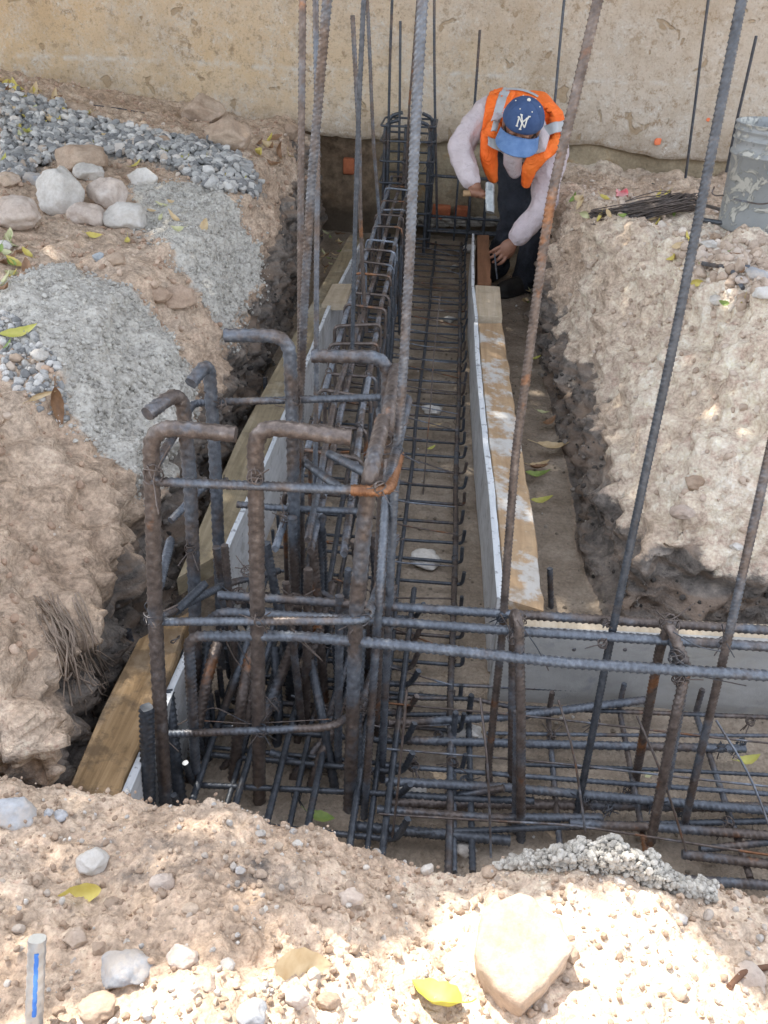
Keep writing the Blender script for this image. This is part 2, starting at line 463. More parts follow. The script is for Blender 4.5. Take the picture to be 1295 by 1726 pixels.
def build_ground():
    X0, X1, Y0, Y1 = -3.3, 2.3, .05, WALLY+.1
    nx, ny = int((X1-X0)/.02)+1, int((Y1-Y0)/.02)+1
    xs = np.linspace(X0, X1, nx); ys = np.linspace(Y0, Y1, ny)
    gx, gy = np.meshgrid(xs, ys); x = gx.ravel(); y = gy.ravel(); z = hf(x, y)
    top = np.stack([x, y, z], 1); bot = np.stack([x, y, z*0-.3], 1)
    V = np.vstack([top, bot]); n = nx*ny
    i, j = np.meshgrid(np.arange(nx-1), np.arange(ny-1)); a = (j*nx+i).ravel()
    Ft = np.stack([a, a+1, a+nx+1, a+nx], 1); Fb = Ft[:, ::-1]+n
    side = []
    e = np.arange(nx-1); side.append(np.stack([e+1, e, e+n, e+1+n], 1)); e2 = e+(ny-1)*nx; side.append(np.stack([e2, e2+1, e2+1+n, e2+n], 1))
    e = np.arange(ny-1)*nx; side.append(np.stack([e, e+nx, e+nx+n, e+n], 1)); e2 = e+nx-1; side.append(np.stack([e2+nx, e2, e2+n, e2+nx+n], 1))
    out = remesh_obj('ground', [(V, [np.vstack([Ft, Fb]+side)])], .0135, None, smooth=2)
    bm = bmesh.new(); bm.from_mesh(out)
    kill = [v for v in bm.verts if v.co.z < -.12 or v.co.x < X0+.02 or v.co.x > X1-.02 or v.co.y < Y0+.02 or v.co.y > Y1-.02]
    bmesh.ops.delete(bm, geom=kill, context='VERTS')
    for rep in range(2):
        lim = 1.02 if rep == 0 else .95
        es = [e for e in bm.edges if e.verts[0].co.y < lim and e.verts[1].co.y < lim and abs(e.verts[0].co.x) < .95 and e.verts[0].co.z > .2]
        bmesh.ops.subdivide_edges(bm, edges=es, cuts=1, use_grid_fill=True)
    bm.normal_update()
    nv = len(bm.verts)
    V = np.array([v.co[:] for v in bm.verts]); N = np.array([v.normal[:] for v in bm.verts])
    x, y, z = V.T
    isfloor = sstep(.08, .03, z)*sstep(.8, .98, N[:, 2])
    fore = sstep(.98, .92, y)
    amp = 1-.85*isfloor
    slope = 1-np.clip(N[:, 2], 0, 1)
    b1 = fbm(V*3.1, 3, 1); b2 = fbm(V*11, 4, 5, .6)
    billow = np.abs(fbm(V*8+7, 3, 31, .55)); cl = np.abs(fbm(V*27+3, 2, 41, .6))
    left = sstep(-.5, -.7, x)
    D = amp*(.020*b1 + .019*b2 + (.055*slope+.018)*(billow-.35) + (.011+.016*slope)*(cl-.35))
    D = D + amp*left*sstep(2.2, 1.4, y)*(1-fore)*(.03*(np.abs(fbm(V*6+11, 3, 61))-.35)+.018*(np.abs(fbm(V*16+11, 3, 63, .6))-.3))
    right = sstep(.45, .6, x)*sstep(1.8, 1.95, y)
    D = D + amp*right*(.060*(np.abs(fbm(V*4.6+5, 2, 71))-.33)+.012*(np.abs(fbm(V*10+5, 2, 73, .6))-.33))
    led = np.clip(fbm(V*np.array([5, 5, 13.]), 3, 91, .55), -.6, 1.0)*.016*slope*amp; D = D+led*(1-fore)
    D = np.where(fore > .5, .45*D, D) + .0030*fbm(V*60, 3, 9, .6)*(.4+.6*amp) + fore*(.0034*np.abs(fbm(V*70, 3, 19, .6)) + .0022*fbm(V*150, 2, 29, .6) + .006*fbm(V*22, 3, 39))
    steepL = sstep(.55, .25, N[:, 2])*(1-fore)
    D = D + steepL*.016*fbm(V*np.array([14, 14, 5.]), 3, 77, .6)
    V2 = V + N*D[:, None]
    bm.to_mesh(out); bm.free()
    out.vertices.foreach_set('co', V2.astype(np.float32).ravel()); out.update()
    for p in out.polygons: p.use_smooth = True
    return out, V2, N, isfloor, fore
gme, GV, GN, GFL, GFO = build_ground()
# outer sheet joined to the same mesh: a coarse ring to the horizon
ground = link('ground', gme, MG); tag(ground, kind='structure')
dgv = BVHTree.FromObject(ground, bpy.context.evaluated_depsgraph_get())
def hit(px, py):
    """where a line of sight meets the ground, used to read positions off the ground"""
    h = dgv.ray_cast(CAM, ray(px, py).normalized())
    return (h[0], h[1]) if h[0] is not None else (P(px, py, z=.5), Vector((0, 0, 1)))
def drop(x, y, z0=3.0):
    h = dgv.ray_cast(Vector((x, y, z0)), Vector((0, 0, -1)))
    return (h[0], h[1]) if h[0] is not None else (Vector((x, y, .5)), Vector((0, 0, 1)))
def inpoly(x, y, poly):
    r = np.zeros(len(x), bool); n = len(poly)
    for i in range(n):
        x1, y1 = poly[i]; x2, y2 = poly[(i+1) % n]
        c = ((y1 > y) != (y2 > y)) & (x < (x2-x1)*(y-y1)/((y2-y1) or 1e-9)+x1)
        r ^= c
    return r
def wpoly(pix): return [tuple(hit(*p)[0][:2]) for p in pix]
def softpoly(x, y, poly, w=.05, n=12):
    s = np.zeros(len(x))
    for k in range(n):
        a = k/n*2*math.pi; rr = w*(.5 if k % 2 else 1)
        s += inpoly(x+rr*math.cos(a), y+rr*math.sin(a), poly)
    return s/n
CEM_A = wpoly([(0, 490), (90, 448), (180, 480), (270, 555), (330, 650), (345, 760), (320, 880), (250, 930), (215, 820), (150, 740), (100, 700), (110, 640), (60, 600), (0, 570)])
CEM_B = wpoly([(222, 312), (330, 312), (395, 350), (430, 430), (465, 530), (460, 600), (425, 620), (395, 600), (345, 520), (290, 440), (240, 385)])
GRAVEL = wpoly([(0, 150), (60, 165), (150, 200), (260, 225), (380, 250), (440, 300), (422, 335), (370, 330), (300, 285), (240, 275), (190, 262), (110, 262), (60, 290), (0, 310)])
def paint_ground():
    x, y, z = GV.T
    cem = np.maximum(softpoly(x, y, CEM_A), softpoly(x, y, CEM_B)*.95)
    grv = softpoly(x, y, GRAVEL, .12)
    up = GN[:, 2]
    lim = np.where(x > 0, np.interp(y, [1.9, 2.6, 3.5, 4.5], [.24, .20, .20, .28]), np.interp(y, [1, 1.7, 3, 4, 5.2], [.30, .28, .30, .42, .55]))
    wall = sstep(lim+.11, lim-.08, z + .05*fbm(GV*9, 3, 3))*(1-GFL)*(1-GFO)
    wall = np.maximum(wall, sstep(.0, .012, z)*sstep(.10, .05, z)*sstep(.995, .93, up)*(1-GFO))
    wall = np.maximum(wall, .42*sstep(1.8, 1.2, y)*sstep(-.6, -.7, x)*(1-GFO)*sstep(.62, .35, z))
    # dark foreground soil patch
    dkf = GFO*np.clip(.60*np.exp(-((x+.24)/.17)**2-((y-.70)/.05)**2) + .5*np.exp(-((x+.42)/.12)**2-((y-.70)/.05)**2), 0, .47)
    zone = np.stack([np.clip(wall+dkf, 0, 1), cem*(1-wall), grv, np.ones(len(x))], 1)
    pale = np.clip(sstep(.45, .8, x)*sstep(4.2, 2.9, y) + .35*GFO*sstep(-.2, .3, x) + .25*(x > 0) + .2*sstep(-.2, .4, fbm(GV*2.5, 2, 8)), 0, 1)
    lump = cem*(1-wall)*(.014+.010*np.clip(fbm(GV*16, 3, 55, .6)+.3, 0, 2)+.005*np.abs(fbm(GV*48, 2, 57)))
    GV[:] = GV+GN*lump[:, None]; gme.vertices.foreach_set('co', GV.astype(np.float32).ravel()); gme.update()
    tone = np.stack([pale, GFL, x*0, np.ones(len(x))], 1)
    for nm, d in (('zone', zone), ('tone', tone)):
        a = gme.color_attributes.new(nm, 'FLOAT_COLOR', 'POINT'); a.data.foreach_set('color', d.astype(np.float32).ravel())
paint_ground()
dgv = BVHTree.FromObject(ground, bpy.context.evaluated_depsgraph_get())
# far ground: plain sheet reaching the horizon, a little below the edge of the modelled site
def outer():
    bm = bmesh.new()
    def quad(a, b, c, d): bm.faces.new([bm.verts.new(v) for v in (a, b, c, d)])
    z = .52; L = 150; x0, x1, y0, y1 = -3.26, 2.26, .08, WALLY+.3
    quad((-L, -L, z), (L, -L, z), (L, y0, z), (-L, y0, z)); quad((-L, y1, z), (L, y1, z), (L, L, z), (-L, L, z))
    quad((-L, y0, z), (x0, y0, z), (x0, y1, z), (-L, y1, z)); quad((x1, y0, z), (L, y0, z), (L, y1, z), (x1, y1, z))
    return bm
m_out = simple('dry_earth', [(.3, (.30, .22, .16)), (.7, (.5, .41, .33))], 2, .95, .02, 20, world=True)
o = bm_obj('surrounding_ground', outer(), m_out); tag(o, kind='structure')

# ------------------------------------------------------------------ back wall
def build_wall():
    root = empty('stucco_wall', (0, WALLY, 0), 'tall weathered stucco wall with peeling ochre and white lime paint behind the trench', 'wall')
    m = wall_mat()
    # plaster sheet: grid with ragged lower lip, 0.25 thick
    nx, nz = 420, 130; xs = np.linspace(-7, 6, nx)
    lip = np.interp(xs, [-7, -3, -1.7, -.67, .3, .85, 1.1, 1.3, 1.65, 2.2, 6], [.75, .74, .68, .60, .60, .625, .60, .57, .575, .56, .5])
    lip = lip + .012*vnoise(np.stack([xs*6, xs*0, xs*0], 1), 2) + .006*vnoise(np.stack([xs*25, xs*0, xs*0], 1), 4)
    t = np.linspace(0, 1, nz)**1.5
    X = np.repeat(xs[None, :], nz, 0); Z = lip[None, :] + (2.9-lip[None, :])*t[:, None]
    p = np.stack([X.ravel(), X.ravel()*0, Z.ravel()], 1)
    yy = WALLY + .02*fbm(p*1.3, 2, 3) + .006*fbm(p*7, 3, 5) + .012*(1-np.clip((Z.ravel()-np.repeat(lip[None], nz, 0).ravel())/.02, 0, 1))
    V = np.stack([X.ravel(), yy, Z.ravel()], 1)
    n = nx*nz; a = (np.arange(nz-1)[:, None]*nx+np.arange(nx-1)[None, :]).ravel()
    Fq = np.stack([a, a+1, a+nx+1, a+nx], 1)
    # back and lower lip
    back = V.copy(); back[:, 1] = WALLY+.25
    e = np.arange(nx-1); F2 = np.stack([e+1, e, e+n, e+1+n], 1); k = (nz-1)*nx
    F3 = np.stack([k+e, k+e+1, k+e+1+n, k+e+n], 1)
    link('plaster', np_mesh('plaster', np.vstack([V, back]), [np.vstack([Fq, Fq[:, ::-1]+n, F2, F3])]), m, root)
    # old foundation below the plaster line
    mf, nn, b = newmat('old_foundation'); g = G(nn); co = g.coord(True)
    c = g.ramp(g.noise(co, 3.2, 7, .65), [(.3, (.17, .13, .085)), (.45, (.33, .27, .185)), (.58, (.44, .365, .255)), (.75, (.50, .37, .24))])
    c = g.mix(g.ramp(g.noise(co, 5.5, 4, .6), [(.58, 0.0), (.68, .65)]), c, (.44, .27, .12))
    c = g.mix(.6, c, g.ramp(g.noise(co, 60, 6, .7), [(.3, .3), (.7, .62)]), 'OVERLAY')
    sx = g.N('ShaderNodeSeparateXYZ'); g.L(co, sx.inputs[0]); dirt = g.ramp(g.math('ADD', g.math('MULTIPLY', sx.outputs[0], -1.0), g.math('MULTIPLY', g.noise(co, 4, 5), .5)), [(.62, 0.0), (.80, .85)])
    c = g.mix(dirt, c, g.ramp(g.noise(co, 18, 6, .7), [(.35, (.07, .045, .03)), (.65, (.26, .18, .12))]))
    low = g.ramp(g.math('ADD', sx.outputs[2], g.math('MULTIPLY', g.noise(co, 6, 5), .15)), [(.16, .8), (.30, 0.0)]); c = g.mix(low, c, (.13, .105, .08))
    g.L(c, b.inputs['Base Color']); b.inputs['Roughness'].default_value = .95; b.inputs['Specular IOR Level'].default_value = .1
    g.L(g.bump(g.noise(co, 14, 8, .7), .03), b.inputs['Normal'])
    nx, nz = 300, 60; xs = np.linspace(-7, 6, nx); zs = np.linspace(-.25, .74, nz)
    X, Z = np.meshgrid(xs, zs); p = np.stack([X.ravel(), X.ravel()*0, Z.ravel()], 1)
    yy = WALLY+.055+.03*fbm(p*2.3, 3, 13)+.012*fbm(p*11, 2, 15)
    yy = yy - .10*sstep(-.55, -1.0, p[:, 0])*0 + .12*np.exp(-((p[:, 0]+.95)/.3)**2-((p[:, 2]-.45)/.12)**2)
    V = np.stack([X.ravel(), yy, Z.ravel()], 1); a = (np.arange(nz-1)[:, None]*nx+np.arange(nx-1)[None, :]).ravel()
    n = len(V); back = V.copy(); back[:, 1] = WALLY+.24
    link('foundation', np_mesh('foundation', np.vstack([V, back]), [np.vstack([np.stack([a, a+1, a+nx+1, a+nx], 1), np.stack([a, a+nx, a+nx+1, a+1], 1)+n])]), mf, root)
    mbk = simple('red_brick', [(.3, (.30, .085, .04)), (.6, (.50, .17, .08)), (.8, (.55, .28, .18))], 14, .9, .004, 50, world=True)
    for (x0, x1, y0, y1) in ((727, 760, 350, 371), (765, 789, 352, 370), (578, 597, 268, 294)):
        a = P(x0, y1, Y=WALLY-.02); c = P(x1, y0, Y=WALLY-.02)
        if x0 < 600: a = P(x0, y1, Y=WALLY+.06); c = P(x1, y0, Y=WALLY+.06)
        bm = bmesh.new(); box_bm(bm, ((a.x+c.x)/2, a.y+.06, (a.z+c.z)/2), (c.x-a.x, .12, c.z-a.z), bev=.012, seg=3)
        bm_obj('brick', bm, mbk, root, True)
    # mortar course below / around the bricks
    mm = simple('mortar', [(.3, (.22, .20, .17)), (.7, (.46, .43, .39))], 20, .95, .01, 60, world=True)
    parts = []
    for k in range(26):
        px = 700 + k*6.5; py = 376+6*math.sin(k*2.1); c = P(px, py, Y=WALLY-.03)
        v, f = rock_arrays(500+k, .04, .6, 2, .5, .3); v = v*np.array([1.4, .8, .7])+np.array(c)+np.array([0, .03, 0]); parts.append((v, [f]))
    V, fs = merge(parts); link('mortar', np_mesh('mortar', V, fs), mm, root)
    mk = simple('marking_paint', [(.4, (.75, .16, .06)), (.6, (.85, .25, .12))], 30, .8, 0)
    for (px, py, s) in ((1109, 239, .022), (1194, 202, .012)):
        c = P(px, py, Y=WALLY-.012); v, f = rock_arrays(px, s, 1.0, 3, .2, .5)
        v = v*np.array([1, .12, 1])+np.array(c); link('paint_mark', np_mesh('paint_mark', v, [f]), mk, root)
build_wall()
# ------------------------------------------------------------------ tree inferred behind the wall, out of view, its crown shaped to shade the site
def build_tree():
    root = empty('shade_tree', (-2.4, 7.6, .5), 'large unseen leafy tree behind the stucco wall, its crown shaped to shade the trench', 'tree')
    mb = simple('bark', [(.3, (.06, .045, .035)), (.7, (.16, .12, .09))], 12, .95, .02, 30, world=True)
    ml, n, b = newmat('tree_leaves'); g = G(n)
    oi = g.N('ShaderNodeNewGeometry')
    g.L(g.ramp(oi.outputs['Random Per Island'], [(0, (.035, .07, .015)), (.6, (.07, .12, .03)), (1, (.14, .17, .04))]), b.inputs['Base Color'])
    b.inputs['Roughness'].default_value = .5
    parts = [tube_arrays([(-2.4, 7.6, .4), (-2.3, 7.5, 1.8), (-2.0, 7.2, 3.2), (-1.7, 6.8, 4.6)], .22, .1, 12, taper=[1.3, 1, .8, .5])]
    rs = random.Random(3)
    for k in range(16):
        a = k*2.4; e = Vector((-1.6+math.cos(a)*rs.uniform(1.5, 3.2), 5.8+math.sin(a)*rs.uniform(1.3, 2.6), rs.uniform(3.9, 5.2)))
        s0 = Vector((-2.0, 7.2, 3.0+.1*k)); mid = (s0+e)/2+Vector((0, 0, .35))
        parts.append(tube_arrays(fillet([s0, mid, e], .5, 6), .07, .15, 7, taper=[1, .6, .25]))
    V, fs = merge(parts); link('trunk', np_mesh('trunk', V, fs), mb, root)
    N = 80000; rg = np.random.default_rng(5)
    # leaves set along sun rays above the ground they should shade
    gx = rg.uniform(-3.6, 3.4, N); gy = rg.uniform(-.6, 6.0, N); gz = rg.uniform(0, 1, N)
    z = 3.7 + gz*1.3 + .25*vnoise(np.stack([gx, gy, gx*0], 1), 3)
    S = np.array(SUN_TO); t = (z-.45)/S[2]
    p = np.stack([gx, gy, z*0+.45], 1) + S[None, :]*t[:, None]; p[:, 2] = z
    edge = .75 + .10*np.sin(gx*7) + .05*np.sin(gx*23)
    gap = (gy < edge-.03) & (gx > -.10+.10*np.sin(gy*11)-.35*np.clip((.52-gy)/.2, 0, 1))  # leaves left out along the sun so light reaches the near mound
    gap |= (gx < .02) & (gx > -1.2) & (gy < .80) & (rg.uniform(0, 1, N) < .58+.22*vnoise(np.stack([gx*5, gy*5, gx*0], 1), 4))  # thinned for half sun on the left of the mound
    gap |= ((gx+.56)/.14)**2+((gy-1.18)/.30)**2 + 1.3*vnoise(np.stack([gx*19, gy*19, gx*0], 1), 8) < .50  # holes that let sun dapples onto the near-left plank
    clump = vnoise(np.stack([gx*2.2, gy*2.2, gz*2], 1), 11) > -.97
    keep = ~gap; p = p[keep]; n = len(p)
    d = rg.normal(size=(n, 3)); d[:, 2] -= .4; d /= np.linalg.norm(d, axis=1)[:, None]
    q = np.cross(d, rg.normal(size=(n, 3))); q[:, :] /= np.linalg.norm(q, axis=1)[:, None]
    L = rg.uniform(.10, .16, n)[:, None]; W = L*.28
    V = np.stack([p-d*L*.5, p+q*W, p+d*L*.5, p-q*W], 1).reshape(-1, 3)
    Fq = np.arange(n*4).reshape(-1, 4)
    link('crown', np_mesh('crown', V, Fq, False), ml, root)
build_tree()

# ------------------------------------------------------------------ formwork
def board_mat(name, stops, grain=(1.5, 22, 22), rough=.8, stain=None, chips=None):
    m, n, b = newmat(name); g = G(n); co = g.coord(True)
    mp = g.N('ShaderNodeMapping'); mp.inputs['Scale'].default_value = grain; g.L(co, mp.inputs[0])
    f = g.noise(mp.outputs[0], 2, 8, .65, .6); c = g.ramp(f, stops)
    c = g.mix(.4, c, g.ramp(g.noise(co, 9, 6, .7), [(.3, .32), (.65, .62)]), 'OVERLAY')
    if stain:  # colour blotches: stains, and painted dapple shade on the near-left plank
        for (sc, lo, hi, colr, amt) in stain:
            c = g.mix(g.math('MULTIPLY', g.ramp(g.noise(co, sc, 7, .68), [(lo, 0.0), (hi, 1.0)]), amt), c, colr)
    g.L(c, b.inputs['Base Color']); b.inputs['Roughness'].default_value = rough
    b.inputs['Specular IOR Level'].default_value = .25
    g.L(g.bump(g.math('ADD', f, g.noise(co, 60, 5, .7)), .0022, .8), b.inputs['Normal'])
    return m
YG = (22, 1.5, 22)
MPAN = board_mat('white_panel', [(.3, (.50, .51, .52)), (.7, (.66, .67, .68))], YG, .5, [(7, .50, .64, (.36, .35, .33), .6), (16, .56, .64, (.28, .28, .27), .6), (45, .62, .66, (.12, .12, .12), .8)])
MEDGE = board_mat('panel_edge', [(.3, (.52, .55, .58)), (.7, (.70, .73, .76))], YG, .8, [(40, .56, .62, (.22, .23, .25), .8)])
MLUM = board_mat('stained_lumber', [(.3, (.19, .155, .10)), (.55, (.29, .24, .16)), (.75, (.37, .32, .235))], YG, .8, [(4, .54, .66, (.42, .40, .34), .6), (14, .54, .64, (.16, .13, .09), .6)])
MPLK = board_mat('paint_splashed_plank', [(.3, (.34, .225, .13)), (.6, (.44, .31, .19)), (.8, (.50, .37, .25))], YG, .8, [(6, .50, .58, (.56, .58, .58), .8), (3, .55, .75, (.40, .33, .25), .6), (26, .52, .64, (.30, .22, .14), .55)])
MRED = board_mat('brown_plank', [(.3, (.15, .07, .035)), (.7, (.25, .125, .07))], YG, .7)
MPIN = board_mat('pale_timber', [(.3, (.42, .34, .24)), (.7, (.56, .48, .37))], YG, .8, [(12, .52, .64, (.32, .26, .19), .6)])
MSUN = board_mat('old_dappled_plank', [(.3, (.17, .105, .05)), (.5, (.32, .215, .115)), (.75, (.46, .33, .20))], YG, .8, [(11, .45, .53, (.13, .09, .055), .75), (4, .52, .68, (.42, .36, .28), .5), (30, .55, .65, (.10, .07, .05), .5)])  # dark mottling of the first layer paints in leaf-dapple shade
MCB = board_mat('concrete_faced_board', [(.3, (.30, .30, .29)), (.7, (.42, .42, .41))], (1.5, 22, 6), .6, [(3, .55, .75, (.38, .35, .29), .6), (8, .60, .70, (.16, .18, .22), .5)])

def strip_board(path_top, h, th, side, zb=None):
    """upright board following a top line; side=+1 thickness grows to +X. returns verts, faces"""
    q, s = resample([Vector(p) for p in path_top], .03)
    n = len(q); jit = .0012*vnoise(np.stack([s*9, s*0, s*0], 1), 5)
    a = q.copy(); a[:, 0] += jit; b_ = a.copy(); b_[:, 0] += th*side + .001*vnoise(np.stack([s*21, s*0, s*0+4], 1), 7)
    b_[:, 2] += .0015*vnoise(np.stack([s*30, s*0, s*0+4], 1), 9)
    c = b_.copy(); c[:, 2] -= h; d = a.copy(); d[:, 2] -= h
    V = np.stack([a, b_, c, d], 1).reshape(-1, 3)
    i = np.arange(n-1)[:, None]*4
    Fq = np.concatenate([np.concatenate([i+k, i+(k+1) % 4, i+4+(k+1) % 4, i+4+k], 1) for k in range(4)])
    if side < 0: Fq = Fq[:, ::-1]
    fs = [Fq, np.array([[3, 2, 1, 0]]) if side > 0 else np.array([[0, 1, 2, 3]]), np.array([[(n-1)*4+k for k in range(4)]])]
    return V, fs
def panel(name, path, h, th, side, label, cat='form board', edge=True, m=None):
    root = empty(name, Vector(path[0])-Vector((0, 0, h)), label, cat)
    V, fs = strip_board(path, h-.0, th, side); link('panel_face', np_mesh('panel_face', V, fs, False), m or MPAN, root)
    if edge:
        p2 = [Vector(p)+Vector((-.001*side, 0, .004)) for p in path]
        V, fs = strip_board(p2, .0035, th+.002, side); link('top_edge', np_mesh('top_edge', V, fs, False), MEDGE, root)
    return root
zt = .25
FR = [P(838, 1010, z=zt), P(826, 850, z=zt), P(812, 720, z=zt), P(803, 620, z=zt), P(799, 545, z=zt)]
panel('form_panel', FR, .24, .016, 1, 'long white-edged form panel standing on edge beside the paint-splashed plank')
FR2 = [P(801, 538, z=zt+.01), P(795, 480, z=zt+.012), P(796, 395, z=zt+.015)]
panel('form_panel', FR2, .25, .011, 1, 'thin warped grey form panel standing against the brown plank below the worker')
def plank(name, path_l, path_r, th, m, label, cat='plank', drop_r=0.0, bev=.003):
    """lying plank: left and right top lines (same count), thickness th"""
    L, s = resample([Vector(p) for p in path_l], .02); R_, _ = resample([Vector(p) for p in path_r], .02)
    n = min(len(L), len(R_)); idx = np.linspace(0, len(L)-1, n).round().astype(int); L = L[idx]; idx = np.linspace(0, len(R_)-1, n).round().astype(int); R_ = R_[idx]
    R_[:, 2] -= drop_r
    u = np.array([0, .03, .35, .65, .97, 1]); zo = np.array([-.004, 0, 0, 0, 0, -.004])
    rows = []
    for k in range(6):
        p = L*(1-u[k])+R_*u[k]; p[:, 2] += zo[k] + .0015*vnoise(p*8, 3+k); rows.append(p)
    p = R_.copy(); p[:, 2] -= th; rows.append(p); p = L.copy(); p[:, 2] -= th; rows.append(p)
    jag = .004*vnoise(np.stack([np.arange(n)*.4, np.zeros(n), np.zeros(n)], 1), 4)
    for k in (4, 5, 6): rows[k][:, 0] += jag
    V = np.stack(rows, 1).reshape(-1, 3); i = np.arange(n-1)[:, None]*8
    Fq = np.concatenate([np.concatenate([i+k, i+(k+1) % 8, i+8+(k+1) % 8, i+8+k], 1) for k in range(8)])
    fs = [Fq, np.arange(8)[None, ::-1], (n-1)*8+np.arange(8)[None, :]]
    o_ = np.array(L[0]); o = link(name, np_mesh(name, V-o_, fs, False), m, None, Vector(o_))
    return tag(o, label, cat)
plank('plank', [Vector(p)+Vector((.020, 0, .001)) for p in FR], [P(918, 1030, z=.235), P(895, 850, z=.235), P(873, 720, z=.235), P(855, 600, z=.235), P(847, 545, z=.235)], .10, MPLK, 'long tan timber splashed with pale blue paint along the right side of the footing')
plank('plank', [P(801, 478, z=.262)+Vector((.012, 0, 0)), P(801, 396, z=.262)+Vector((.012, 0, 0))], [P(828, 478, z=.262), P(824, 396, z=.262)], .12, MRED, 'dark reddish brown plank end under the worker\'s reaching hand')
def block(name, c, s, m, label, cat, rz=0, bev=.004):
    bm = bmesh.new(); box_bm(bm, (0, 0, 0), s, Matrix.Rotation(rz, 3, 'Z'), bev, 2)
    o = bm_obj(name, bm, m, None, False, Vector(c)); return tag(o, label, cat)
a, b_ = P(803, 531, z=.26), P(833, 482, z=.26)
block('timber_block', ((a.x+b_.x)/2+.012, (a.y+b_.y)/2, .215), (.118, b_.y-a.y, .09), MPIN, 'short pale timber block between the brown plank and the splashed timber', 'timber block')

# left side
FL = [P(383, 930, z=zt), P(452, 775, z=zt), P(500, 660, z=zt), P(560, 510, z=zt), P(613, 405, z=zt)]
for p in FL: p.x = min(p.x, -.47)
panel('form_panel', FL, .25, .012, -1, 'long white form panel standing on edge on the left of the beam cage')
plank('plank', [P(298, 975, z=.245), P(400, 740, z=.245), P(470, 610, z=.245), P(520, 520, z=.245), P(590, 395, z=.245)],
      [p+Vector((-.014, 0, -.006)) for p in FL], .055, MLUM, 'long greenish brown timber with concrete stains beside the left form panel')
a = P(566, 505, z=.27); b_ = P(590, 470, z=.27)
plank('plank', [P(542, 512, z=.262), P(560, 478, z=.262)], [P(583, 512, z=.262), P(593, 478, z=.262)], .03, MPIN, 'small grey-white board scrap lying across the long left timber')
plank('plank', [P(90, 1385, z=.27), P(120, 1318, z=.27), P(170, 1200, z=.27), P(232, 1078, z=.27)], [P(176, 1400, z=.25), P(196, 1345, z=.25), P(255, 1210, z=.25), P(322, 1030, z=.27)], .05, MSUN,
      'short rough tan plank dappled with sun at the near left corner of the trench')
# slight jog so the near end stays closed
FN = [P(172, 1425, z=.235), P(196, 1362, z=.235), P(250, 1235, z=.235), P(312, 1098, z=.235)]
panel('form_panel', FN, .235, .014, 1, 'short white form panel standing between the column cage and the near plank')

# cross trench board (faces the camera) and its top plank
a = P(838, 1062, z=.235); b_ = P(1290, 1085, z=.235); b_ = a+(b_-a)*1.7
root = empty('cross_form_board', (a.x, a.y, 0), 'smooth grey form board closing the far side of the right-hand trench', 'form board')
bm = bmesh.new(); d = b_-a; box_bm(bm, ((a.x+b_.x)/2, (a.y+b_.y)/2+.01, .115), (d.length, .02, .24), Matrix.Rotation(math.atan2(d.y, d.x), 3, 'Z'), .002)
bm_obj('board', bm, MCB, root)
for px in (968, 1054):
    c = P(px, 1095, Y=a.y-.002); v, f = rock_arrays(px, .006, 1, 2, .1, .1); link('nail', np_mesh('nail', v*np.array([1, .4, 1])+np.array(c), [f]), MS, root)
plank('plank', [P(862, 1060, z=.225), P(1100, 1068, z=.23), P(1290, 1080, z=.23), P(1500, 1096, z=.23)], [P(880, 1034, z=.24), P(1100, 1042, z=.235), P(1290, 1052, z=.23), P(1500, 1068, z=.23)], .03, MPIN, 'sand-covered pale timber lying along the top of the grey cross board')
# ------------------------------------------------------------------ column cage (near left)
def PY(lst, Y):
    if isinstance(Y, (int, float)): return [P(a, b, Y=Y) for a, b in lst]
    return [P(a, b, Y=Y[0]+(Y[1]-Y[0])*i/max(1, len(lst)-1)) for i, (a, b) in enumerate(lst)]
col_c = empty('column_cage', (-.3, 1.4, 0), 'tall near column cage of thick rusty bars with hooked tops tied in a ring', 'rebar cage')
C = col_c
RV = .0132
def vbar(verts, bend, tail_end, Y, Yt=None, m=MB, r=RV, fil=.045):
    """vertical bar pixels (bottom to top) at depth Y, then hook to tail_end at depth Yt"""
    pts = PY(verts, Y)+[P(*bend, Y=Y)]+[P(*tail_end, Y=Yt or Y)]
    return bar('vertical_bar', pts, r, m, C, fil=fil, kind='chevron', pitch=.012, rib=.0013, sides=16)
C1 = [P(284, 1420, Y=1.10), P(272, 1240, Y=1.13), P(262, 1048, Y=1.18), P(254, 718, Y=1.2), P(398, 732, Y=1.2)]
bar('vertical_bar', C1, RV, MB, C, fil=.045, kind='chevron', pitch=.012, rib=.0013, sides=16)                 # front left
vbar([(438, 1440), (434, 1048)], (430, 716), (592, 738), 1.20, m=MR)                      # front middle
vbar([(586, 1455), (600, 1040), (615, 870)], (626, 790), (646, 708), 1.20, 1.36, fil=.03)     # front right
vbar([(334, 1400), (328, 1000), (320, 800)], (306, 655), (248, 698), 1.41, 1.33)             # left middle
vbar([(382, 1330), (371, 980), (362, 760)], (352, 608), (322, 646), 1.60, 1.54, m=MS)         # left back
vbar([(507, 1300), (497, 960), (494, 760)], (488, 566), (379, 565), 1.60, m=MS)              # middle back
vbar([(604, 1290), (648, 860)], (655, 602), (526, 600), 1.60, m=MS)                          # right back
vbar([(622, 1400), (640, 1000)], (654, 705), (668, 622), 1.41, 1.60, m=MB, fil=.03)           # right middle
def tie(pts, m=MS, r=.0078, fil=.03, closed=True, name='stirrup', parent=None, rib=None, **k):
    return bar(name, pts, r, m, parent or C, fil=fil, closed=closed, pitch=.0095, rib=rib, **k)
T1 = [P(246, 811, Y=1.185), P(652, 828, Y=1.185), P(690, 668, Y=1.63), P(326, 679, Y=1.63)]
tie(T1, MS)
bar('stirrup', [P(592, 826, Y=1.178), P(655, 829, Y=1.179), P(672, 766, Y=1.36)], .0092, MO, C, fil=.03, pitch=.0095)
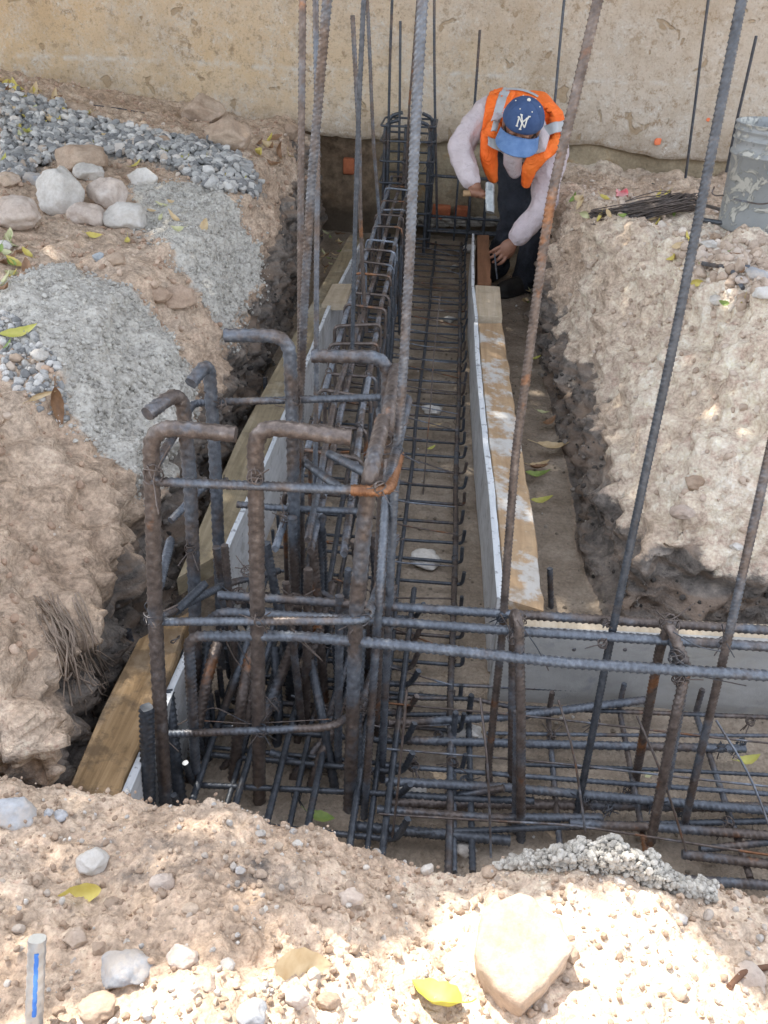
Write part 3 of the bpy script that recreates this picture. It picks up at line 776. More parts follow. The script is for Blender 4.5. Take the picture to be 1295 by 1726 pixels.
T2 = [P(252, 1048, Y=1.185), P(618, 1046, Y=1.185), P(668, 905, Y=1.63), P(400, 985, Y=1.45)]
tie(T2[:3], MS, closed=False); tie([P(258, 1046, Y=1.175), P(380, 985, Y=1.47), P(470, 962, Y=1.6)], MS, closed=False)
tie([P(298, 1030, Y=1.25), P(345, 985, Y=1.36)], MSD, closed=False, r=.0085)
tie([P(268, 1238, Y=1.185), P(560, 1226, Y=1.185), P(612, 1192, Y=1.25), P(614, 1170, Y=1.32), P(660, 1050, Y=1.62)], MS, closed=False)
tie([P(288, 878, Y=1.5), P(345, 818, Y=1.62), P(385, 810, Y=1.63)], MS, closed=False)
tie([P(288, 910, Y=1.4), P(268, 990, Y=1.22)], MS, closed=False, r=.008)
tie([P(612, 862, Y=1.63), P(470, 856, Y=1.63), P(400, 850, Y=1.63)], MS, closed=False)
tie([P(640, 690, Y=1.63), P(655, 770, Y=1.4), P(640, 1000, Y=1.25), P(612, 1400, Y=1.18)], MS, closed=False, r=.0075)
bar('diagonal_bar', [P(555, 765, Y=1.66), P(622, 800, Y=1.42)], .0085, MS, C, pitch=.0095)
bar('diagonal_bar', [P(515, 780, Y=1.7), P(572, 822, Y=1.45)], .0085, MS, C, pitch=.0095)
# slanted starter bars inside and beside the cage
for pts, Y, r, m in [
    ([(367, 1085), (351, 1137), (330, 1241), (308, 1410)], (1.42, 1.2), .0115, MR),
    ([(440, 1075), (421, 1106), (405, 1191), (384, 1410)], (1.44, 1.22), .0115, MR),
    ([(500, 1072), (467, 1156), (444, 1215), (436, 1300)], (1.46, 1.3), .0115, MR),
    ([(568, 1215), (535, 1290), (498, 1420)], (1.34, 1.2), .011, MR),
    ([(558, 1235), (500, 1300), (448, 1410)], (1.36, 1.2), .011, MB),
    ([(493, 1080), (490, 1180), (512, 1222)], (1.5, 1.5), .012, MSD),
    ([(524, 1115), (544, 1210), (582, 1430)], (1.45, 1.2), .0095, MSD),
    ([(565, 1085), (573, 1185), (560, 1260)], (1.5, 1.45), .0085, MSD),
    ([(365, 1232), (403, 1128), (418, 1080)], (1.35, 1.5), .008, MS),
    ([(311, 1098), (318, 1220), (330, 1300)], (1.4, 1.36), .0125, MSD),
    ([(282, 1162), (292, 1250), (308, 1385)], (1.28, 1.14), .0125, MSD),
    ([(247, 1192), (251, 1390)], (1.10, 1.06), .0125, MSD),
    ([(545, 870), (522, 985), (560, 1010)], (1.62, 1.6), .008, MB),
    ([(560, 985), (535, 1065)], (1.66, 1.5), .011, MB),
    ([(665, 985), (640, 1120), (610, 1200), (585, 1330)], (1.6, 1.3), .008, MS),
    ([(470, 1010), (450, 1110), (420, 1150)], (1.6, 1.4), .007, MS),
    ([(505, 1130), (520, 1090), (545, 1000)], (1.5, 1.7), .008, MB),
    ([(622, 905), (600, 1100), (580, 1190)], (1.7, 1.45), .009, MSD),
    ([(345, 1110), (352, 1200), (372, 1280)], (1.5, 1.45), .010, MSD),
    ([(405, 1085), (398, 1200), (404, 1330)], (1.55, 1.4), .010, MSD),
    ([(463, 1090), (470, 1200), (462, 1350)], (1.5, 1.3), .010, MSD),
    ([(350, 1080), (344, 1200), (352, 1360)], (1.45, 1.25), .0115, MSD),
    ([(610, 1060), (602, 1200), (606, 1400)], (1.4, 1.2), .010, MSD),
    ([(540, 1060), (505, 1160), (500, 1300)], (1.5, 1.35), .0085, MB),
    ([(596, 1090), (556, 1200), (530, 1330)], (1.5, 1.3), .008, MS),
    ([(428, 1150), (410, 1250), (350, 1330)], (1.4, 1.25), .008, MB)]:
    bar('slanted_bar', PY(pts, Y), r, m, C, pitch=.012)
for pts, Y, r, m in [
    ([(455, 1268), (533, 1294)], 1.3, .008, MS),
    ([(336, 1262), (338, 1290), (420, 1303), (640, 1312)], 1.33, .010, MS),
    ([(332, 1298), (340, 1332), (430, 1345), (600, 1352)], 1.25, .010, MS),
    ([(360, 1318), (520, 1330), (640, 1334)], 1.35, .008, MSD),
    ([(350, 1205), (470, 1212), (600, 1206)], 1.5, .0065, MSD),
    ([(400, 1150), (520, 1160), (640, 1150)], 1.62, .0065, MSD),
    ([(470, 1245), (360, 1225)], 1.4, .007, MSD)]:
    bar('bottom_bar', PY(pts, Y), r, m, C, pitch=.012)
# lower mat and starter bars crowding the foot of the cage
rs0 = random.Random(51)
for k in range(9):
    Y_ = 1.10+k*.085
    bar('bottom_bar', [(-.47, Y_+rs0.uniform(-.02, .02), .14), (-.465, Y_, .055), (-.02, Y_+rs0.uniform(-.03, .03), .05+.012*(k % 2)), (.0, Y_, .12)], .0065, MSD, C, fil=.02, pitch=.011, sides=9)
for k in range(6):
    X_ = -.44+k*.08
    bar('bottom_bar', [(X_+rs0.uniform(-.01, .01), 1.02, .075), (X_+rs0.uniform(-.02, .02), 1.9, .075)], .007, MSD, C, pitch=.011, sides=9)
for k in range(13):
    X_ = rs0.uniform(-.46, -.10); Y_ = rs0.uniform(1.2, 1.62); dx = rs0.uniform(-.05, .05); dy = rs0.uniform(-.12, .06)
    bar('slanted_bar', [(X_+dx, Y_+dy, .03), (X_+dx*.4, Y_+dy*.3, .28), (X_, Y_, rs0.uniform(.42, .52))], rs0.uniform(.007, .0105), rs0.choice([MSD, MS, MB]), C, pitch=.011, sides=10)
for k in range(16):
    X_ = rs0.uniform(-.48, -.08); Y_ = rs0.uniform(1.18, 1.6); Z_ = rs0.choice([.08, .27, .45, .5])
    knot('wire_tie', (X_, Y_, Z_), .013, C, 900+k, .0012, 4, 3)
kn = [(258, 800, 1.18, .017), (258, 1040, 1.18, .018), (430, 805, 1.18, .012), (436, 1045, 1.18, .013), (440, 1232, 1.18, .013), (268, 1236, 1.18, .016),
      (650, 740, 1.38, .016), (668, 760, 1.35, .014), (372, 680, 1.6, .012), (376, 812, 1.62, .012), (498, 675, 1.6, .012), (612, 1190, 1.24, .015),
      (615, 1040, 1.2, .016), (490, 690, 1.62, .012), (640, 822, 1.18, .011), (402, 1005, 1.4, .018), (500, 1012, 1.44, .018), (322, 925, 1.4, .012),
      (548, 1300, 1.3, .012), (620, 1300, 1.25, .012), (500, 1340, 1.2, .012)]
for i, (x, y, Y, R_) in enumerate(kn): knot('wire_tie', P(x, y, Y=Y), R_, C, i, .0012, 4, 3)
knot('wire_tie', P(296, 1078, Y=1.35), .011, C, 77, .0016, 1, 0)
# drooping pairs of tie wire
for k, pts in enumerate([[(372, 1060), (395, 1110), (470, 1200)], [(492, 1060), (530, 1100), (550, 1120), (500, 1075)], [(390, 1062), (420, 1120)], [(300, 1222), (360, 1190), (430, 1225)],
                         [(345, 1215), (420, 1220), (560, 1212)], [(575, 1205), (590, 1160), (600, 1205)], [(255, 1035), (240, 1020), (262, 1008)]]):
    bar('loose_wire', PY(pts, 1.2), .0012, MW, C, rib=0, sides=5, step=.006, fil=.02)

# ------------------------------------------------------------------ beam cage running to the wall
bc = empty('beam_cage', (-.28, 3.4, 0), 'long narrow rebar beam cage with many closed stirrups running back to the wall', 'rebar cage')
def bx_(Y, a): return np.interp(Y, [1.5, 2.1, 2.8, 3.8, 5.5], a)
XL = [-.345, -.355, -.375, -.385, -.395]; XR = [-.165, -.205, -.225, -.245, -.265]
ZT = [.47, .455, .44, .43, .43]
def bl(u, zz, y0, y1):
    return [(bx_(Y, XL)*(1-u)+bx_(Y, XR)*u, Y, zz if zz < .2 else bx_(Y, ZT)) for Y in np.linspace(y0, y1, 12)]
for u, zz, r, m in [(.09, .4, .008, MBL), (.52, .4, .008, MBL), (.93, .4, .008, MBL), (.05, .08, .0075, MSD), (.5, .08, .0075, MSD), (.95, .08, .0075, MSD), (.97, .1, .005, MS)]:
    bar('longitudinal_bar', bl(u, zz, 1.50, 5.52), r, m, bc, pitch=.012, sides=8, wob=.004)
bar('longitudinal_bar', [(-.26, 1.5, .50), (-.30, 2.3, .475), (-.31, 3.0, .455)], .0075, MS, bc, pitch=.012, sides=8, wob=.004)
for zz in (.22, .34):
    bar('longitudinal_bar', [(bx_(Y, XR)+.008, Y, zz) for Y in np.linspace(1.6, 5.5, 12)], .0055, MSD, bc, pitch=.012, sides=8, wob=.003)
rs = random.Random(21)
Y = 1.72; k = 0
while Y < 5.45:
    xl, xr, zt_ = bx_(Y, XL), bx_(Y, XR), bx_(Y, ZT)+.011
    dy, dz = rs.uniform(-.02, .02), rs.uniform(-.012, .02); sh = rs.uniform(-.008, .008)
    pts = [(xl+sh-.004, Y+dy, zt_+dz), (xr+sh+.006, Y-dy, zt_+dz+rs.uniform(-.006, .006)), (xr+.006, Y-dy+.01, .055), (xl-.004, Y+dy, .055)]
    bar('stirrup', pts, .0056, MR if rs.random() < .25 else MB if rs.random() < .7 else MBL, bc, fil=.022, closed=True, rib=.0007 if Y < 3.2 else 0, pitch=.009, sides=8, step=.02)
    if Y < 3.6:
        for u in ((.09, .52, .93) if Y < 3 else (.52,)): knot('wire_tie', (xl*(1-u)+xr*u, Y, zt_), .011, bc, int(Y*100+u*10), .0011, 3, 1)
    Y += .195 + rs.uniform(-.02, .02); k += 1
# extra upright legs seen from the side
Y = 1.95
while Y < 5.45:
    x = bx_(Y, XR)+.02+rs.uniform(-.01, .015)
    bar('upright', [(x, Y, .04), (x+rs.uniform(-.01, .01), Y+rs.uniform(-.02, .02), bx_(Y, ZT)-.01)], .005, MSD, bc, rib=0, sides=7, step=.2)
    Y += .125+rs.uniform(0, .03)

# ------------------------------------------------------------------ footing mesh on the trench floor
fm = empty('footing_mesh', (-.1, 3.4, 0), 'flat grid of thin dark rebar with upturned hook ends lying on the trench floor', 'rebar mat')
def mx(Y): return np.interp(Y, [1.2, 2, 3.3, 5.5], [.09, .088, .085, .075])
for off, r, z_, m in [(-.005, .0075, .052, MS), (-.165, .006, .05, MSD), (-.33, .006, .05, MSD), (-.47, .006, .05, MSD)]:
    bar('longitudinal_bar', [(mx(Y)+off, Y, z_+.004) for Y in np.linspace(1.0, 5.5, 14)], r, m, fm, pitch=.012, sides=8, wob=.003)
Y = 1.30; k = 0
while Y < 5.5:
    x1 = mx(Y)+.018+rs.uniform(-.004, .006); yy = rs.uniform(-.012, .012)
    bar('cross_bar', [(-.47, Y+yy, .10), (-.468, Y+yy, .04), (x1, Y, .040), (x1+rs.uniform(-.002, .006), Y+rs.uniform(-.004, .004), .085+rs.uniform(0, .012))], .0052, MSD if rs.random() < .75 else MB, fm, fil=.014, rib=.0006 if Y < 3.4 else 0, pitch=.009, sides=8)
    if Y < 3.6 or k % 2: knot('wire_tie', (mx(Y)-.004, Y, .056), .009 if Y < 3.5 else .012, fm, k+300, .0012, 3, 1)
    Y += .108+rs.uniform(-.006, .01); k += 1
Y = 1.42; k = 0
while Y < 5.4:
    d1 = rs.uniform(-.05, .05)
    bar('distribution_rod', [(-.30, Y+.05+d1*.5, .075), (-.1, Y+d1, .066), (mx(Y)-.002, Y-.05-d1, .062)], .0026, MTHIN, fm, rib=0, sides=6, step=.08, wob=.006)
    Y += .15+rs.uniform(-.03, .05); k += 1

# ------------------------------------------------------------------ cross beam cage (near right)
xb = empty('cross_beam_cage', (.3, 1.25, 0), 'near beam cage of ribbed blue-grey bars crossing the picture to the right of the column', 'rebar cage')
def xbar(name, pts, Y, r, m=MS, fil=.03, kind='spiral', rib=None, wob=.0, z=None, **k):
    q = PY(pts, Y) if z is None else [P(a, b, z=z) for a, b in pts]
    d = (q[-1]-q[-2]).normalized()
    if pts[-1][0] >= 1285: q.append(q[-1]+d*.35)
    return bar(name, q, r, m, xb, fil=fil, kind=kind, rib=rib, pitch=.0125, wob=wob, **k)
xbar('top_bar', [(368, 1003), (640, 1021), (860, 1035), (1290, 1062)], 1.33, .0090)
xbar('top_bar', [(352, 1046), (372, 1031), (640, 1047), (860, 1063), (1290, 1090)], (1.30, 1.27), .0092)
xbar('top_bar', [(330, 1300), (318, 1072), (500, 1072), (720, 1092), (960, 1118), (1290, 1139)], 1.20, .0100)
# lower bars
xbar('bottom_bar', [(640, 1225), (655, 1247), (900, 1254), (1256, 1262)], None, .0095, kind='chevron', z=.055)
xbar('bottom_bar', [(655, 1219), (860, 1208), (1088, 1180)], None, .0095, kind='chevron', z=.07)
xbar('bottom_bar', [(655, 1176), (800, 1178), (860, 1192), (1290, 1209)], None, .0055, MSD, z=.05)
xbar('bottom_bar', [(650, 1317), (850, 1327), (1060, 1346), (1290, 1366)], None, .0095, z=.07)
xbar('bottom_bar', [(650, 1352), (850, 1355), (1290, 1361)], None, .0105, MB, kind='chevron', z=.04)
xbar('bottom_bar', [(636, 1364), (820, 1378), (1015, 1378)], None, .0085, z=.055)
xbar('bottom_bar', [(590, 1392), (860, 1417)], None, .0105, MSD, z=.045)
xbar('bottom_bar', [(960, 1388), (1130, 1396), (1290, 1408)], None, .0095, z=.06)
xbar('bottom_bar', [(1150, 1440), (1290, 1456)], None, .0095, z=.06)
xbar('bottom_bar', [(1180, 1432), (1290, 1420)], None, .0075, MSD, z=.05)
xbar('bottom_bar', [(860, 1288), (1080, 1296), (1290, 1306)], None, .0045, MSD, z=.05)
xbar('bottom_bar', [(1100, 1480), (1290, 1492)], None, .0095, z=.05)
rs1 = random.Random(64)
for a, b_, r in [((650, 1150), (1290, 1176), .0045), ((650, 1290), (1290, 1338), .0055), ((650, 1338), (900, 1350), .008), ((700, 1404), (1290, 1384), .0065), ((820, 1236), (1290, 1240), .0045), ((640, 1202), (760, 1204), .006)]:
    xbar('bottom_bar', [a, ((a[0]+b_[0])/2, (a[1]+b_[1])/2+rs1.uniform(-3, 3)), b_], None, r, rs1.choice([MSD, MSD, MS]), z=.05)
for k in range(12): knot('wire_tie', P(rs1.uniform(680, 1280), rs1.uniform(1200, 1400), z=.06), .012, xb, 950+k, .0013, 4, 3)
# stirrups: pairs of tall legs
def leg(pts, Y, r=.0085, m=MB, fil=.02): return bar('stirrup', PY(pts, Y), r, m, xb, fil=fil, pitch=.0105)
leg([(878, 1425), (878, 1200), (875, 1050), (868, 1031), (866, 1060), (862, 1345)], (1.16, 1.30), fil=.012)
leg([(868, 1420), (872, 1200)], (1.18, 1.2), .007, MS)
leg([(1096, 1422), (1140, 1200), (1158, 1125), (1128, 1052), (1112, 1095), (1066, 1340)], (1.15, 1.33), .009, fil=.02)
leg([(1122, 1330), (1150, 1165), (1140, 1100), (1130, 1060)], (1.2, 1.28), .0085)
# short floor bars pointing at the camera with their upturned ends
for k, (a, b_, c, r) in enumerate([((765, 1150), (764, 1250), (765, 1470), .0065), ((789, 1138), (790, 1220), (797, 1470), .0065), ((921, 1152), (925, 1215), (945, 1440), .006), ((1054, 1158), (1045, 1200), (1090, 1440), .006), ((1186, 1166), (1175, 1210), (1265, 1480), .0065)]):
    p1 = P(*b_, z=.045); p2 = P(*c, z=.045); p0 = p1+Vector((.0, .02, .075))
    bar('floor_bar', [p0, p1+Vector((0, .015, 0)), p2], r, MS if k != 1 else MSD, xb, fil=.015, pitch=.0115)
for i, (x, y, Y, R_) in enumerate([(872, 1042, 1.28, .016), (868, 1075, 1.24, .014), (1128, 1050, 1.3, .018), (1140, 1108, 1.22, .014), (1145, 1145, 1.2, .012), (845, 1040, 1.32, .010), (1020, 1050, 1.3, .010),
                                   (1222, 1080, 1.27, .012), (1016, 1085, 1.26, .009), (695, 1048, 1.3, .009), (1060, 1335, 1.3, .014), (872, 1340, 1.28, .012), (1025, 1365, 1.2, .012), (1150, 1370, 1.25, .012), (690, 1360, 1.2, .01), (740, 1240, 1.38, .01)]):
    knot('wire_tie', P(x, y, Y=Y), R_, xb, 500+i, .0013, 4, 2)
for pts in ([(1140, 1110), (1180, 1140), (1258, 1156)], [(872, 1045), (905, 1090), (925, 1130)], [(1135, 1065), (1175, 1090), (1215, 1098)], [(1225, 1085), (1238, 1108)]):
    bar('loose_wire', PY(pts, 1.2), .0012, MW, xb, rib=0, sides=5, step=.006, fil=.02)
# stakes standing on the floor
for i, (t, b_, r, m, lab) in enumerate([((927, 958), (929, 1024), .0075, MS, 'short ribbed steel stake with cut top beside the end of the splashed timber'),
                    ((447, 636), (449, 668), .0075, MS, 'short steel stake behind the long left timber by the trench wall'),
                    ((836, 490), (838, 560), .0075, MS, 'steel stake beside the pale timber block'),
                    ((841, 548), (845, 620), .0065, MSD, 'thin dark stake halfway along the splashed timber'),
                    ((862, 680), (866, 740), .0065, MSD, 'thin dark stake by the near half of the splashed timber'),
                    ((215, 1062), (232, 1130), .009, MB, 'rusty bar leaning against the left trench wall behind the near plank')]):
    z0 = .0; p0 = P(*b_, z=.0)
    if i in (1,): p0 = P(448, 700, z=.0)
    p1 = P(*t, Y=p0.y+.005)
    bar('steel_stake', [p0, p1], r, m, None, pitch=.0115, label=lab, cat='stake')

# ------------------------------------------------------------------ tall starter bars, each one its own thing
def tall(pts, Y, r, m, label, kind='spiral', fil=.05, wob=.002, name='tall_rebar', cat='rebar', rib=None, sides=None, pitch=None, up=True):
    q = PY(pts, Y)
    if up and pts[0][1] <= 2:
        d = (q[0]-q[1]).normalized(); q = [q[0]+d*.6]+q
    return bar(name, q, r, m, None, fil=fil, kind=kind, pitch=pitch or r*1.25, wob=wob, label=label, cat=cat, rib=rib, sides=sides)
tall([(1250, 0), (1140, 560), (1025, 1100), (968, 1392)], (1.42, 1.22), .0070, MSD, 'tall leaning ribbed bar second from the right, passing left of the bucket', pitch=.0085)
tall([(1006, 0), (930, 330), (868, 760), (848, 1075), (822, 1310), (838, 1372), (862, 1385)], (1.45, 1.20), .0072, MB2, 'tall leaning bar with bright orange rust passing in front of the worker', pitch=.0085)
tall([(711, 0), (692, 420), (668, 780), (655, 1080), (642, 1330), (690, 1352), (850, 1328)], (1.42, 1.22), .0075, MB, 'thick greyish ribbed bar standing upright in the middle of the picture with a bent foot', pitch=.0085)
tall([(1330, 620), (1290, 800), (1235, 1040), (1152, 1400)], (1.34, 1.2), .0075, MS, 'tall ribbed bar at the right edge leaning over the cross beam', pitch=.0085)
tall([(510, 0), (508, 300), (506, 640), (500, 900), (500, 1150)], (1.72, 1.6), .0062, MB, 'leftmost of the three tall bars standing by the hooked column', pitch=.009)
tall([(531, 0), (534, 300), (533, 690), (530, 1000)], (1.9, 1.75), .0055, MS, 'thin middle one of the three tall bars by the hooked column', pitch=.009)
tall([(552, 0), (525, 300), (512, 520), (505, 700), (510, 1000)], (1.6, 1.7), .0075, MB2, 'thick tilted right-hand one of the three tall bars by the hooked column', pitch=.0085)
tall([(594, 26), (605, 241), (606, 330), (612, 470), (618, 560)], (3.0, 3.1), .0068, MS, 'grey bar ending below the top edge left of the pair over the beam cage', pitch=.012)
tall([(612, 0), (604, 209), (598, 420), (594, 620)], (2.6, 2.6), .0064, MSD, 'dark bar of the close pair rising out of the beam cage', pitch=.012)
tall([(619, 0), (630, 241), (640, 377)], (3.8, 3.9), .0068, MB, 'brownish bar of the pair rising out of the middle of the beam cage', pitch=.012)
E0 = dict(rib=.0006, sides=7, pitch=.016)
tall([(661, 0), (656, 160), (652, 330)], (5.2, 5.3), .0075, MSD, 'dark upright bar above the left side of the far column cage', **E0)
tall([(675, 35), (674, 200), (671, 320)], (5.5, 5.5), .0075, MSD, 'shorter upright bar in the far column cage, ending below the top edge', **E0)
tall([(704, 0), (690, 180), (684, 320)], (5.0, 5.1), .0065, MB, 'brown bar behind the thick middle bar at the far column', **E0)
tall([(732, 0), (733, 180), (737, 390)], (5.3, 5.35), .0075, MSD, 'thin straight bar right of the far column cage, reaching the floor', **E0)
tall([(809, 50), (800, 180), (790, 390)], (5.4, 5.45), .0075, MSD, 'dark bar standing against the wall just left of the worker', **E0)
tall([(951, 0), (936, 165), (905, 395)], (5.35, 5.3), .0075, MSD, 'thin dark bar rising behind the worker\'s back', **E0)
tall([(1194, 0), (1175, 150), (1155, 300)], (5.2, 5.25), .0075, MSD, 'thin dark bar against the wall between the two thick leaning bars', **E0)
tall([(1275, 60), (1242, 205), (1225, 290)], (4.8, 4.9), .0075, MSD, 'short leaning bar at the wall behind the grey bucket', **E0)
TR_ = dict(rib=0, sides=7, wob=.004, cat='rod', name='thin_rod', up=False)
tall([(684, 1165), (673, 1270), (662, 1412)], (1.2, 1.1), .0026, MTHIN, 'straight thin grey rod leaning upright right of the near column', **TR_)
tall([(742, 500), (718, 760), (695, 1080), (680, 1230)], (3.4, 1.3), .0022, MR, 'very thin rusty wire stretched lengthwise over the footing mesh', **TR_)
tall([(808, 1178), (817, 1270), (828, 1445)], (1.25, 1.08), .0026, MTHIN, 'thin grey rod leaning right of the orange-rusted bar near its foot', **TR_)
tall([(940, 1182), (962, 1260), (986, 1405)], (1.28, 1.14), .0026, MTHIN, 'thin grey rod leaning in the middle of the cross trench', **TR_)
tall([(1072, 1208), (1110, 1300), (1156, 1435)], (1.26, 1.12), .0026, MTHIN, 'long thin rod leaning between the two right-hand tall bars', **TR_)
tall([(1206, 1216), (1262, 1310), (1295, 1395)], (1.35, 1.2), .0026, MTHIN, 'thin bent rod nearest the right edge of the trench', **TR_)
for k, (pp, lab) in enumerate([([(655, 1186), (860, 1205), (1290, 1252)], 'rearmost of the three thin rods lying along the cross trench floor'),
          ([(640, 1262), (860, 1280), (1290, 1325)], 'middle one of the three thin rods lying along the cross trench floor'),
          ([(640, 1373), (960, 1392), (1290, 1440)], 'nearest of the three thin rods lying along the cross trench floor')]):
    q = [P(a, b, z=.085) for a, b in pp]; q.append(q[-1]+(q[-1]-q[-2])*.6)
    bar('thin_rod', q, .0027, MTHIN, None, rib=0, sides=7, wob=.003, label=lab, cat='rod')

# ------------------------------------------------------------------ far column cage and bars along the wall
fc = empty('far_column_cage', (-.3, 5.45, 0), 'small upright rebar cage with hooked tops against the back wall', 'rebar cage')
for x, y, xt in [(-.42, 5.3, -.34), (-.30, 5.3, None), (-.16, 5.3, -.24), (-.42, 5.58, -.34), (-.28, 5.58, None), (-.16, 5.58, -.22), (-.14, 5.45, None)]:
    pts = [(x, y, .02), (x, y, .76)] + ([(xt, y-.02, .785)] if xt else [])
    bar('vertical_bar', pts, .0105, MSD, fc, fil=.05, rib=.0008, pitch=.02, sides=8)
for z_ in (.12, .27, .44, .56, .67, .75):
    bar('stirrup', [(-.445, 5.28, z_), (-.13, 5.28, z_+.005), (-.13, 5.6, z_), (-.445, 5.6, z_)], .0065, MSD, fc, fil=.03, closed=True, rib=0)
for i in range(12): knot('wire_tie', (rs.choice([-.42, -.16, -.30]), 5.28, rs.choice([.27, .44, .56, .67, .75])), .016, fc, 700+i, .002, 3, 1)
wb = empty('wall_beam_cage', (.5, 5.5, 0), 'low horizontal rebar cage running along the foot of the wall behind the worker', 'rebar cage')
for a, b_ in [(5.42, .455), (5.6, .42), (5.42, .13), (5.58, .1), (5.5, .2)]:
    bar('longitudinal_bar', [(-.15, a, b_+.01), (.6, a, b_), (1.45, a, b_-.01), (2.2, a, b_)], .009, MSD, wb, rib=.0008, pitch=.02, sides=8, wob=.004)
for x in (0.02, .10, .2, .34, .52, .7, .78, .92, 1.2):
    bar('stirrup', [(x, 5.4, .47), (x, 5.62, .45), (x, 5.62, .09), (x, 5.4, .09)], .006, MSD, wb, fil=.02, closed=True, rib=0)
for x in (.93, .42, .1): knot('wire_tie', (x, 5.41, .47), .02, wb, int(x*100), .002, 4, 2)
# ------------------------------------------------------------------ stones
def stone_mat(name, stops, sc=9, bd=.007, dusty=None):
    m, n, b = newmat(name); g = G(n); co = g.coord(); oi = g.N('ShaderNodeObjectInfo')
    ad = g.N('ShaderNodeVectorMath', operation='ADD'); g.L(co, ad.inputs[0])
    cb = g.N('ShaderNodeCombineXYZ'); g.L(g.math('MULTIPLY', oi.outputs['Random'], 40.0), cb.inputs[0]); g.L(cb.outputs[0], ad.inputs[1]); co = ad.outputs[0]
    f = g.noise(co, sc, 6, .65)
    c = g.ramp(g.math('ADD', f, g.math('MULTIPLY', g.math('SUBTRACT', oi.outputs['Random'], .5), .25)), stops)
    c = g.mix(.5, c, g.ramp(g.noise(co, sc*7, 6, .75), [(.3, .28), (.65, .62)]), 'OVERLAY')
    if dusty: c = g.mix(g.ramp(g.noise(co, sc*1.7, 5, .7), [(.45, 0.0), (.6, .7)]), c, dusty)
    g.L(c, b.inputs['Base Color']); b.inputs['Roughness'].default_value = .9; b.inputs['Specular IOR Level'].default_value = .2
    g.L(g.bump(g.noise(co, sc*4, 8, .75), bd), b.inputs['Normal']); return m
MPINK = stone_mat('pinkish_limestone', [(.3, (.40, .31, .25)), (.55, (.56, .48, .42)), (.75, (.66, .60, .55))])
MTAN = stone_mat('tan_stone', [(.3, (.36, .26, .19)), (.6, (.50, .39, .30)), (.8, (.58, .48, .40))])
MWHT = stone_mat('pale_limestone', [(.3, (.50, .47, .43)), (.6, (.66, .63, .59)), (.8, (.74, .72, .69))])
MGRY = stone_mat('grey_stone', [(.3, (.27, .28, .30)), (.6, (.42, .43, .45)), (.8, (.55, .56, .57))], 9, .003, (.50, .43, .36))
MBLU = stone_mat('bluish_gravel', [(.25, (.16, .18, .21)), (.5, (.33, .36, .38)), (.8, (.56, .57, .57))], 14, .002)
MCLOD = stone_mat('soil_clod', [(.3, (.36, .255, .185)), (.6, (.47, .35, .265)), (.8, (.54, .43, .34))], 20, .004)
def rock_at(name, px, py, wpx, hpx, m, label, cat='rock', flat=.62, ang=.4, sub=4, seed=None, tilt=0, sink=.28, group=None, rough=.22, rot=None):
    p, n = hit(px, py+hpx*.30)
    depth = (p-CAM).dot(fwd); s = wpx/2/F*depth
    v, f = rock_arrays(seed or int(px*7+py), s, flat, sub, ang+.35, rough, rot=rot if rot is not None else 0)
    # rough crust
    v = v + v/np.linalg.norm(v, axis=1)[:, None]*(.03*s*fbm(v/s*5+px, 3, 3))[:, None]
    if tilt:
        c_, s_ = math.cos(tilt), math.sin(tilt); v = v@np.array([[c_, 0, -s_], [0, 1, 0], [s_, 0, c_]])
    o = link(name, np_mesh(name, v, f), m, None, p+Vector((0, 0, s*flat*(1-sink*1.6))))
    return tag(o, label, cat, group)
